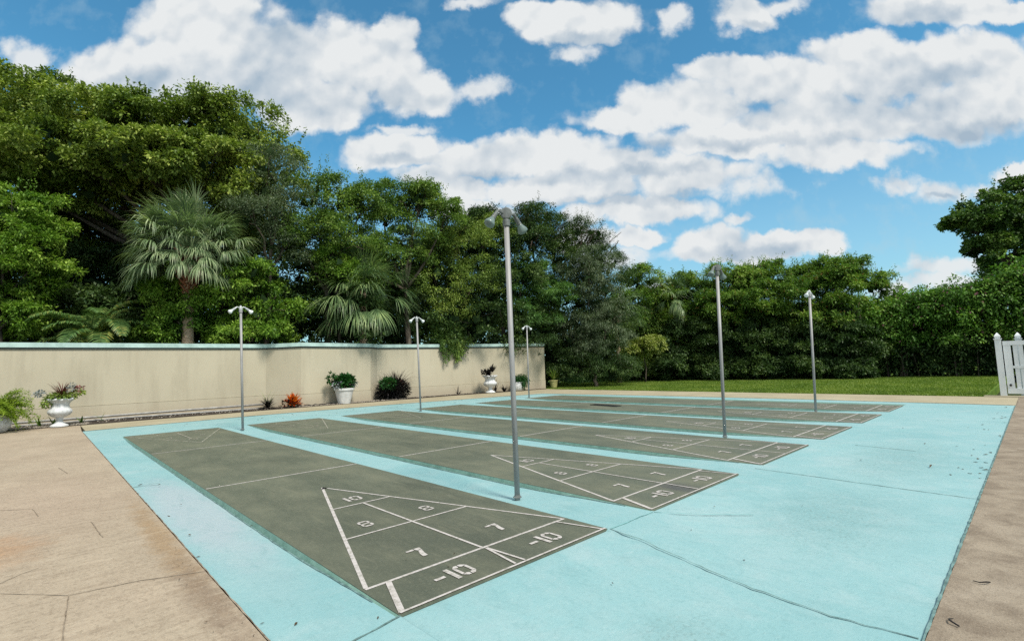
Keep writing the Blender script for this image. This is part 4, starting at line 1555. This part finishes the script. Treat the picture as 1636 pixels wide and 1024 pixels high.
def palms():
    g = at(300, 512, 18.4)
    sabal('cabbage_palm', 'tall fan palm with a pale trunk and shaggy grey-green round crown behind the wall', (g[0], g[1]), at(300, 398, 18.4)[2], 1.05, 1.4, 150, 'palm_leaf', .19, elev=(-.42, 1.55), droop=2.3, nseg=30)
    g = at(580, 512, 21.9)
    sabal('fan_palm', 'low green fan palm whose fronds fall towards the wall coping', (g[0], g[1]), at(580, 462, 21.9)[2], 1.6, 1.35, 40, 'palm_leaf_green', .16, elev=(-.55, 1.1), droop=1.9, boots=False, nseg=34)
    g = at(1082, 512, 33.7)
    sabal('fan_palm', 'distant fan palm poking out above the hedge left of the middle right-hand light pole', (g[0], g[1]), at(1080, 468, 33.6)[2], 1.1, 1.2, 40, 'palm_leaf_green', .14, elev=(-.9, 1.3), droop=2.0, boots=False, nseg=22)
    g = at(985, 512, 31)
    sabal('fan_palm', 'distant fan palm half hidden right of the spindly dark tree', (g[0], g[1]), at(985, 485, 31)[2], 1.2, 1.1, 22, 'palm_leaf_green', .14, elev=(-.8, 1.1), droop=1.8, boots=False, nseg=20)
    # feather palm
    g = at(150, 512, 17.4)
    t = thing('feather_palm', 'low feather-leaved palm showing above the wall between the left tree and the fan palm', 'palm tree', (g[0], g[1], 0))
    vs, st = [], []
    for i in range(26):
        a = i * 2.39996
        feather_frond(vs, st, (rng.normal(0, .12), rng.normal(0, .12), 2.75 + rng.uniform(-.5, .3)), a, rng.uniform(.45, 1.35), rng.uniform(1.6, 2.4), 1.35, .46, 40)
    leaves_mesh('crown', vs, M['feather_palm_leaf'], t)
    b = MB()
    for p in st: b.tube([tuple(q) for q in p], [.016 - .0009 * i for i in range(len(p))], 4)
    b.build('leaf_stalks', M['feather_palm_leaf'], t)
    b = MB()
    for i in range(5):
        b.tube([(.12 * math.cos(i * 1.3), .12 * math.sin(i * 1.3), 0), (.15 * math.cos(i * 1.3), .15 * math.sin(i * 1.3), 1.9)], [.05, .035], 7)
    b.build('trunk', M['bark'], t)


plant_trees()
vine_hedge()
understory()
far_wood()
wall_vine()
palms()


# ------------------------------------------------------------------ light poles
def lamp_matrix(sx, tilt):
    """local +Z of the lamp = direction it shines in"""
    d = Vector((sx * math.cos(tilt), 0, -math.sin(tilt)))
    q = d.to_track_quat('Z', 'Y').to_matrix().to_4x4()
    return q, d


def light_pole(loc, label, old=False):
    t = thing('light_pole', label, 'light pole', loc, 0, 'thin light poles between the courts')
    H_ = 2.82
    b = MB()
    b.tube([(0, 0, -.12), (0, 0, H_)], .027, 14)
    b.build('pole', M['pole_grey'], t, smooth=True)
    b = MB()
    b.lathe([(.042, .052), (.041, .060), (.034, .064), (.0285, .070), (.028, .085)], 16)
    b.build('base_ring', M['old_fitting'], t)
    fm = M['old_fitting'] if old else M['white_enamel']
    b = MB()
    b.lathe([(.028, H_ - .05), (.039, H_ - .045), (.039, H_ + .01), (.026, H_ + .03)], 14)
    b.build('collar', M['old_fitting'] if old else M['pole_grey'], t)
    b = MB()
    if old:
        # round junction box, its cover plate facing the near end of the courts
        Mx = Matrix.Translation((0, 0, H_ + .085)) @ Matrix.Rotation(R(90), 4, 'X') @ Matrix.Rotation(R(0), 4, 'Z')
        Mx = Matrix.Translation((0, 0, H_ + .085)) @ Vector((-.6, -.8, 0)).to_track_quat('Z', 'Y').to_matrix().to_4x4()
        b.lathe([(.052, -.03), (.055, -.025), (.055, .025), (.058, .028), (.058, .034), (.05, .036)], 18, Mx)
        b.tube([(0, 0, H_ + .02), (0, 0, H_ + .06)], .022, 10)
    else:
        b.lathe([(.028, H_ + .0), (.038, H_ + .02), (.040, H_ + .06), (.028, H_ + .10), (.012, H_ + .125)], 12)
    b.build('junction_box', fm, t, smooth=False)
    for sx in (-1, 1):
        tilt = R(52 if old else 38)
        q, d = lamp_matrix(sx, tilt)
        a0 = Vector((sx * .035, 0, H_ + .075))
        a1 = Vector((sx * (.115 if old else .085), 0, H_ + (.095 if old else .085)))
        a2 = a1 + d * .045
        b = MB()
        b.tube([a0, a0.lerp(a1, .6) + Vector((0, 0, .008)), a1, a2], [.014, .014, .016, .018], 8)
        Mx = Matrix.Translation(a2) @ q
        b.lathe([(.015, -.01), (.021, 0), (.024, .02), (.024, .055), (.027, .060), (.027, .070), (.024, .074)], 14, Mx)
        holder = b.build('lamp_holder', fm, t, smooth=False)
        b = MB()
        Mx = Matrix.Translation(a2 + d * .068) @ q @ Matrix.Scale(1.08 if old else 1.0, 4)
        b.lathe([(.022, 0), (.026, .012), (.035, .035), (.047, .058), (.051, .072), (.051, .082), (.046, .088), (.030, .100), (.006, .102)], 20, Mx)
        b.build('bulb', M['grey_lens'] if old else M['bulb_glass'], holder, smooth=True)
    return t


POLES = [((2.05, 1.23, -.06), 'tallest grey light pole in the foreground, between the first and second courts', True),
         ((2.09, 10.42, -.05), 'light pole with two white bulbs at the far end of the nearest court', False),
         ((7.12, 10.7, -.05), 'light pole with two white bulbs between the black bush and the hanging vine', False),
         ((12.9, 11.75, -.05), 'light pole with two white bulbs near the right end of the wall', False),
         ((6.94, 1.30, -.06), 'light pole with grey old lamps, standing before the lawn and hedge trees', True),
         ((12.0, 1.33, -.06), 'farthest light pole of the right-hand row, white bulbs against the hedge', False)]
LEAN = [-.01, -.035, -.03, .0, .02, .03]     # the posts are not quite plumb
for (loc, lab, old), a in zip(POLES, LEAN):
    light_pole(loc, lab, old).rotation_euler = (.688 * a, .725 * a, 0)


# ------------------------------------------------------------------ urns, pots and plants
def local_leaves(parent, name, mat, n_, centre, r_, L, W_, up=.6, droop=.2):
    d = unit(rng.normal(size=(n_, 3)) + np.array([0, 0, up]))
    P = np.array(centre) + d * np.array(r_) * (rng.random(n_) ** .5)[:, None]
    A = unit(d + rng.normal(size=(n_, 3)) * .5 - np.array([0, 0, droop]))
    ll = L * rng.uniform(.6, 1.3, n_)
    return leaves_mesh(name, [leaf_verts(P, A, rng.normal(size=(n_, 3)) * .5 + np.array([0, 0, 1]), ll, ll * W_)], M[mat], parent)


def spikes(parent, name, mat, n_, L, W_, centre=(0, 0, 0), elev=(.3, 1.4), droop=.5, steps=4):
    vs = []
    for i in range(n_):
        a = i * 2.39996 + rng.normal(0, .2)
        e = rng.uniform(*elev)
        cur = np.array(centre, float) + rng.normal(size=3) * np.array([.02, .02, .01])
        ll = L * rng.uniform(.7, 1.15)
        side = np.array([-math.sin(a), math.cos(a), 0])
        pts = [cur.copy()]
        for s_ in range(steps):
            d = np.array([math.cos(a) * math.cos(e), math.sin(a) * math.cos(e), math.sin(e)])
            cur = cur + d * ll / steps
            e -= droop / steps
            pts.append(cur.copy())
        w = [W_ * .5, W_, W_ * .85, W_ * .55, W_ * .06]
        for s_ in range(steps):
            vs.append(np.array([pts[s_] - side * w[s_] / 2, pts[s_] + side * w[s_] / 2, pts[s_ + 1] + side * w[s_ + 1] / 2, pts[s_ + 1] - side * w[s_ + 1] / 2])[None])
    return leaves_mesh(name, vs, M[mat], parent)


def fern_sprays(parent, n_, L, mat='leaf_fern', centre=(0, 0, 0), elev=(.1, 1.3), droop=1.3):
    vs, st = [], []
    for i in range(n_):
        feather_frond(vs, st, centre, i * 2.39996, rng.uniform(*elev), L * rng.uniform(.65, 1.15), droop, .07, 30, .010)
    # dense bottle-brush look: extra small leaves round each stem
    P = np.concatenate([np.array(p) for p in st])
    P = np.repeat(P, 14, 0) + rng.normal(size=(len(P) * 14, 3)) * .03
    ll = rng.uniform(.03, .07, len(P))
    vs.append(leaf_verts(P, rng.normal(size=(len(P), 3)), rng.normal(size=(len(P), 3)), ll, ll * .3))
    return leaves_mesh('foliage', vs, M[mat], parent)


def urn(parent, H_=.62, R_=.24):
    """fluted pedestal urn on a round foot"""
    s = H_ / .62
    prof = [(.17, 0), (.175, .025), (.15, .045), (.10, .07), (.065, .11), (.058, .15), (.075, .175), (.07, .19), (.13, .215), (.19, .25), (.225, .30), (.23, .335), (.205, .37), (.175, .40), (.165, .45), (.175, .50), (.215, .54), (.25, .565), (.255, .59), (.235, .60), (.20, .57), (.10, .55)]
    prof = [(r * R_ / .24, z * s) for r, z in prof]

    def rip(j, a, r, z):
        if 8 <= j <= 12: return r * (1 + .045 * abs(math.sin(a * 7)) - .02), z
        if j in (17, 18, 19): return r * (1 + .04 * math.sin(a * 9)), z + .012 * math.sin(a * 9)
        if 13 <= j <= 16: return r * (1 + .02 * math.sin(a * 24)), z
        return r, z
    b = MB(); b.lathe(prof, 72, None, rip)
    o = b.build('urn', M['weathered_white'], parent, smooth=True)
    return o


def soil_disc(parent, r, z):
    b = MB()
    b.lathe([(r, z - .02), (r, z), (r * .5, z + .02), (.01, z + .025)], 20)
    b.build('soil', M['soil'], parent)


def tapered_pot(parent, r0, r1, H_, mat, rim=.02, square=False):
    b = MB()
    prof = [(r0, 0), (r0 * 1.02, .01), (r1 * .97, H_ * .86), (r1 + rim, H_ * .87), (r1 + rim, H_ * .985), (r1 + rim * .6, H_), (r1 - .02, H_), (r1 - .035, H_ * .9), (.02, H_ * .88)]
    b.lathe(prof, 28)
    return b.build('pot', M[mat], parent, smooth=False)


# urn 1, left
t = thing('planted_urn', 'ornate white pedestal urn holding a spiky red plant and flowers, left end of the wall', 'urn', (-.93, 15.95, .015))
urn(t, .78, .27)
soil_disc(t, .19, .71)
spikes(t, 'spiky_leaves', 'leaf_maroon', 60, .48, .030, (0.02, 0, .78), (.35, 1.5), .6)
local_leaves(t, 'trailing_foliage', 'leaf_olive', 520, (0, 0, .80), (.33, .30, .10), .08, .5, .1, .5)
local_leaves(t, 'trailing_foliage', 'leaf_olive', 170, (-.28, -.05, .68), (.12, .12, .16), .07, .5, 0, .8)
local_leaves(t, 'flowers', 'leaf_silver', 120, (-.42, 0, .90), (.12, .12, .07), .06, .6, .2, 0)
local_leaves(t, 'flowers', 'leaf_silver', 90, (.22, 0, 1.03), (.10, .10, .12), .06, .6, .2, 0)
local_leaves(t, 'flowers', 'flower_pink', 100, (.36, 0, .98), (.11, .12, .10), .06, .6, .2, 0)
local_leaves(t, 'trailing_foliage', 'leaf_olive', 140, (.36, 0, .90), (.16, .12, .08), .07, .5, .2, .2)

# fern pot at the left edge
t = thing('potted_fern', 'yellow-green foxtail fern in a rounded white pot, cut by the left picture edge', 'potted plant', (-2.12, 15.55, .015))
b = MB()
b.lathe([(.15, 0), (.20, .02), (.27, .12), (.30, .22), (.28, .33), (.24, .39), (.26, .42), (.26, .44), (.22, .44), (.05, .41)], 28, None, lambda j, a, r, z: (r * (1 + .02 * math.sin(a * 16)), z))
b.build('pot', M['weathered_white'], t, smooth=True)
fern_sprays(t, 80, .80, centre=(0, 0, .45), elev=(.05, 1.5), droop=1.1)
local_leaves(t, 'foliage', 'leaf_darkgreen_small', 500, (0, 0, .5), (.25, .25, .2), .08, .4)

# little strap plants by the urn
for i, (x, y, s, lb) in enumerate([(-1.3, 16.6, .42, 'small upright strap-leaved plant between the fern pot and the urn'), (-1.05, 16.15, .30, 'small dark strap plant tucked against the left side of the urn foot'),
                                   (-.42, 16.7, .36, 'small strap-leaved plant just right of the urn foot'), (.02, 17.0, .40, 'thin leaning strap plant farther right of the urn')]):
    t = thing('strap_plant', lb, 'plant', (x, y, .02), 0, 'strap plants at the foot of the wall')
    spikes(t, 'leaves', 'leaf_mid', [3, 6, 3, 2][i], s, .06 if i != 3 else .04, (0, 0, 0), (.7, 1.3), .25)

# grass-like maroon plant
t = thing('spiky_plant', 'small dark maroon spiky plant at the wall foot left of the orange plant', 'plant', (4.62, 16.75, .02))
spikes(t, 'leaves', 'leaf_purple', 150, .42, .035, (0, 0, .04), (.05, 1.35), .7)
spikes(t, 'tall_stems', 'leaf_olive', 7, .85, .012, (0, 0, .05), (1.1, 1.5), 1.0)

# orange croton
t = thing('orange_plant', 'vivid orange and red leafy plant at the foot of the wall', 'plant', (5.42, 16.55, .02))
spikes(t, 'leaves', 'leaf_orange', 90, .46, .11, (0, 0, .06), (.15, 1.5), .5)
local_leaves(t, 'lower_leaves', 'leaf_purple', 100, (-.12, 0, .14), (.34, .25, .12), .13, .5)

# white planter with green shrub
t = thing('potted_shrub', 'large tapered white planter with a dark green shrub in front of the wall', 'potted plant', (7.28, 16.3, .015))
tapered_pot(t, .22, .36, .60, 'planter_white', .02)
soil_disc(t, .30, .56)
local_leaves(t, 'foliage', 'leaf_darkgreen_small', 1100, (.02, 0, .80), (.42, .34, .30), .14, .5, .5)
local_leaves(t, 'foliage', 'leaf_darkgreen_small', 130, (-.50, 0, .98), (.20, .15, .20), .13, .5, .2)
local_leaves(t, 'silver_foliage', 'leaf_silver', 130, (-.32, -.1, .72), (.22, .14, .12), .10, .5, .1)
local_leaves(t, 'silver_foliage', 'leaf_silver', 70, (.36, -.12, .72), (.14, .12, .10), .10, .5, .1)

# black bush
t = thing('dark_bush', 'near-black rounded bush with wispy seed stems against the wall', 'bush', (9.62, 16.6, .02))
local_leaves(t, 'foliage', 'leaf_purple', 3600, (0, 0, .36), (.76, .46, .48), .13, .28, .3, .0)
local_leaves(t, 'green_tips', 'leaf_darkgreen_small', 520, (-.40, -.22, .66), (.42, .3, .26), .12, .4, .5)
spikes(t, 'blades', 'leaf_purple', 330, 1.2, .022, (0.1, 0, .15), (.5, 1.5), .8)
spikes(t, 'seed_stems', 'leaf_maroon', 44, 1.75, .014, (.3, 0, .2), (.9, 1.45), 1.9)

# urn 2
t = thing('planted_urn', 'smaller white pedestal urn with a dark rosette plant, right part of the wall', 'urn', (14.5, 15.95, .015))
urn(t, .86, .34)
soil_disc(t, .23, .78)
spikes(t, 'rosette_leaves', 'leaf_purple', 46, .42, .10, (-.1, 0, .84), (.0, 1.2), .5)
spikes(t, 'rosette_leaves', 'leaf_purple', 26, .42, .09, (.12, 0, 1.0), (.4, 1.5), .4)
local_leaves(t, 'rosette_leaves', 'leaf_purple', 90, (-.28, 0, .92), (.2, .18, .14), .16, .5)
for x, y, n_, s, lb in [(15.15, 16.3, 12, .7, 'dark strap-leaved plant just right of the smaller urn'), (15.45, 16.0, 14, .42, 'low dark spiky plant between the smaller urn and the round fern pot'), (12.9, 16.4, 5, .40, 'thin weedy plant at the wall foot left of the smaller urn')]:
    t = thing('strap_plant', lb, 'plant', (x, y, .02), 0, 'strap plants at the foot of the wall')
    spikes(t, 'leaves', 'leaf_purple', n_, s, .06, (0, 0, 0), (.5, 1.4), .4)
# fern in white pot, partly behind the main pole
t = thing('potted_fern', 'dark green mop-headed fern in a white pot, partly behind the main light pole', 'potted plant', (16.15, 15.75, .015))
b = MB()
b.lathe([(.18, 0), (.24, .03), (.30, .16), (.31, .3), (.28, .40), (.30, .44), (.26, .44), (.05, .4)], 24)
b.build('pot', M['weathered_white'], t, smooth=True)
fern_sprays(t, 60, .58, 'leaf_darkgreen_small', (.15, 0, .46), (.0, 1.5), 2.0)
local_leaves(t, 'foliage', 'leaf_darkgreen_small', 1300, (.2, -.05, .46), (.52, .34, .42), .09, .3, .2, .6)

# yellow pot beyond the wall end
t = thing('potted_agave', 'small spiky green plant in a yellowish pot at the end of the wall', 'potted plant', (19.1, 15.95, .015))
tapered_pot(t, .16, .23, .42, 'yellow_planter', .015)
soil_disc(t, .18, .38)
spikes(t, 'leaves', 'leaf_variegated', 12, .55, .06, (0, 0, .4), (.75, 1.5), .4)
spikes(t, 'leaves', 'leaf_mid', 26, .75, .07, (0, 0, .4), (.6, 1.5), .5)

# low shrubs at the back of the lawn
for x, y, s, lb in [(25.0, 19.0, 1.0, 'low dark green mounded shrub at the lawn edge, nearer the wall'), (26.6, 18.6, 1.1, 'low dark green mounded shrub at the lawn edge, farther right')]:
    t = thing('mounded_shrub', lb, 'shrub', (x, y, 0), 0, 'low mounded shrubs at the lawn edge')
    local_leaves(t, 'foliage', 'leaf_darkgreen_small', 2400, (0, 0, .15), (1.5 * s, 1.1 * s, .42 * s), .12, .35, .5)

# ------------------------------------------------------------------ white gate and fence


def fence_post(name, loc, h, w, label):
    t = thing(name, label, 'fence post', loc, 0, 'white fence posts by the gate')
    b = MB()
    b.box((-w / 2, -w / 2, -.05), (w / 2, w / 2, h))
    b.build('shaft', M['vinyl_white'], t)
    b = MB()
    c = w / 2 + .018
    b.box((-c, -c, h + .002), (c, c, h + .03))
    b.box((-w * .36, -w * .36, h + .031), (w * .36, w * .36, h + .052))
    prof = [(w * .62, h + .053), (w * .70, h + .085), (w * .60, h + .12), (w * .3, h + .165), (.006, h + .20)]
    b.lathe(prof, 4, Matrix.Rotation(R(45), 4, 'Z'))
    b.build('cap', M['vinyl_white'], t)
    return t


fence_post('fence_post', (18.50, -1.65, .0), 1.60, .135, 'front white post beside the gate, the tallest-looking of three with pointed caps')
fence_post('fence_post', (19.2, -2.05, .0), 1.60, .135, 'second white post, its pointed cap just right behind the front post')
fence_post('fence_post', (20.6, -2.72, .0), 1.60, .135, 'third white post, its smaller pointed cap rising behind the gate rail')

t = thing('picket_gate', 'white slatted gate at the right edge with a solid hinge board', 'gate', (18.50, -1.73, 0))
V_ = M['vinyl_white']
b = MB(); b.box((-.02, -2.2, 1.43), (.05, -.01, 1.55)); b.build('top_rail', V_, t)
b = MB(); b.box((-.02, -2.2, .07), (.05, -.01, .22)); b.build('bottom_rail', V_, t)
b = MB(); b.box((-.012, -2.2, .78), (.042, -.168, .85)); b.build('middle_rail', V_, t)
b = MB(); b.box((-.016, -.165, .222), (.046, -.012, 1.428)); b.build('hinge_board', V_, t)
for i in range(17):
    y1 = -.205 - i * .115
    if y1 - .075 < -2.19: break
    b = MB()
    b.box((.003, y1 - .087, .222), (.027, y1, .778))
    b.box((.003, y1 - .087, .852), (.027, y1, 1.428))
    b.build('slat', V_, t)
b = MB(); b.box((-.055, -.10, .28), (-.018, -.06, .34)); b.build('latch', M['black_rubber'], t)
b = MB(); b.prism([(18.15, -2.1), (18.6, -2.1), (18.6, -1.2), (18.1, -1.25)], -.05, .013)
tag(b.build('gate_pad', M['pale_concrete']), kind='structure')
# white fence continuing behind the third post
# ------------------------------------------------------------------ fallen leaves and litter
lf = []


def fallen(x, y, z, s, lab='small dry leaf lying alone on the wide blue paving in front of the courts', grp='dry leaves dotted over the wide blue paving', proto=[None]):
    if proto[0] is None:
        P = np.zeros((1, 3))
        b = MB()
        n_ = 8
        vs = [(0, 0, 0), (.3, .16, .06), (.62, .20, .12), (1, 0, .02), (.62, -.17, .05), (.3, -.18, .10), (.5, 0, -.0)]
        b.add(vs, [(0, 6, 1), (1, 6, 2), (2, 6, 3), (3, 6, 4), (4, 6, 5), (5, 6, 0)])
        o = b.build('fallen_leaf', M['leaf_fallen'])
        proto[0] = o
    else:
        o = proto[0].copy()
        col.objects.link(o)
    o.location = (x, y, z + .004)
    o.rotation_euler = (rng.normal(0, .15), rng.normal(0, .15), rng.uniform(0, 6.28))
    s *= .72
    o.scale = (s, s * rng.uniform(.5, 1.1), s * 1.1)
    tag(o, lab, 'leaf', grp)
    lf.append(o)


rl = random.Random(12)
for i in range(34):
    fallen(rl.uniform(5.5, 14.6), -1.93 + abs(rl.gauss(0, .22)), .0, rl.uniform(.05, .10), 'dry leaf in the litter along the right edge of the blue paving', 'dry leaves along the right edge of the blue paving')
for x, y, s in [(-.50, 3.25, .06), (-.475, 2.4, .06), (-.32, 3.6, .04), (-.56, 1.8, .045), (-.52, .45, .04), (-.40, .33, .05), (-.45, 5.1, .09), (-.04, 2.3, .05), (-.3, 4.9, .08), (-.38, -.10, .05), (-.1, .05, .04),
                (.55, .33, .035), (.72, .48, .03), (.42, .62, .02), (2.9, -.35, .04), (3.4, -.9, .03), (1.05, -.6, .03), (1.9, -1.0, .03), (2.2, -.5, .03), (7.8, -1.2, .07), (5.9, -.8, .05), (9.5, -.7, .06), (11, -1.0, .06), (.8, -1.4, .025)]:
    if x < 0: fallen(x, y, -.0, s, 'dry leaf on the narrow blue strip left of the nearest court', 'dry leaves on the narrow blue strip')
    elif x < CW and y > 0: fallen(x, y, .004, s, 'tiny dark leaf lying on the nearest court between its painted numbers', 'tiny leaves on the nearest court')
    else: fallen(x, y, 0, s)
for i in range(34):
    fallen(rl.uniform(-.4, 14), 12.1 + rl.random() * 1.4, 0, rl.uniform(.05, .11), 'dry leaf on the blue paving at the far ends of the courts, near the wall', 'dry leaves on the far blue edge')
for i in range(22):
    fallen(-.60 - abs(rl.gauss(0, .1)), rl.uniform(-.2, 2.2), .01, rl.uniform(.015, .03), 'tiny dark leaf crumb on the tan paving beside the blue strip', 'leaf crumbs on the tan paving')
# two dark twigs on the brown walkway
for x, y, a, lb in [(1.72, -2.05, .5, 'curled black twig on the brown walkway, nearer the camera'), (2.42, -2.12, 2.2, 'small forked black twig on the brown walkway, farther from the camera')]:
    b = MB()
    b.tube([(0, 0, .012), (.03, .02, .02), (.06, .015, .015), (.075, -.01, .012)], [.004, .004, .003, .002], 5)
    o = b.build('twig', M['leaf_purple'])
    o.location = (x, y, .006)
    o.rotation_euler = (0, 0, a)
    tag(o, lb, 'twig', 'dark twigs on the walkway')
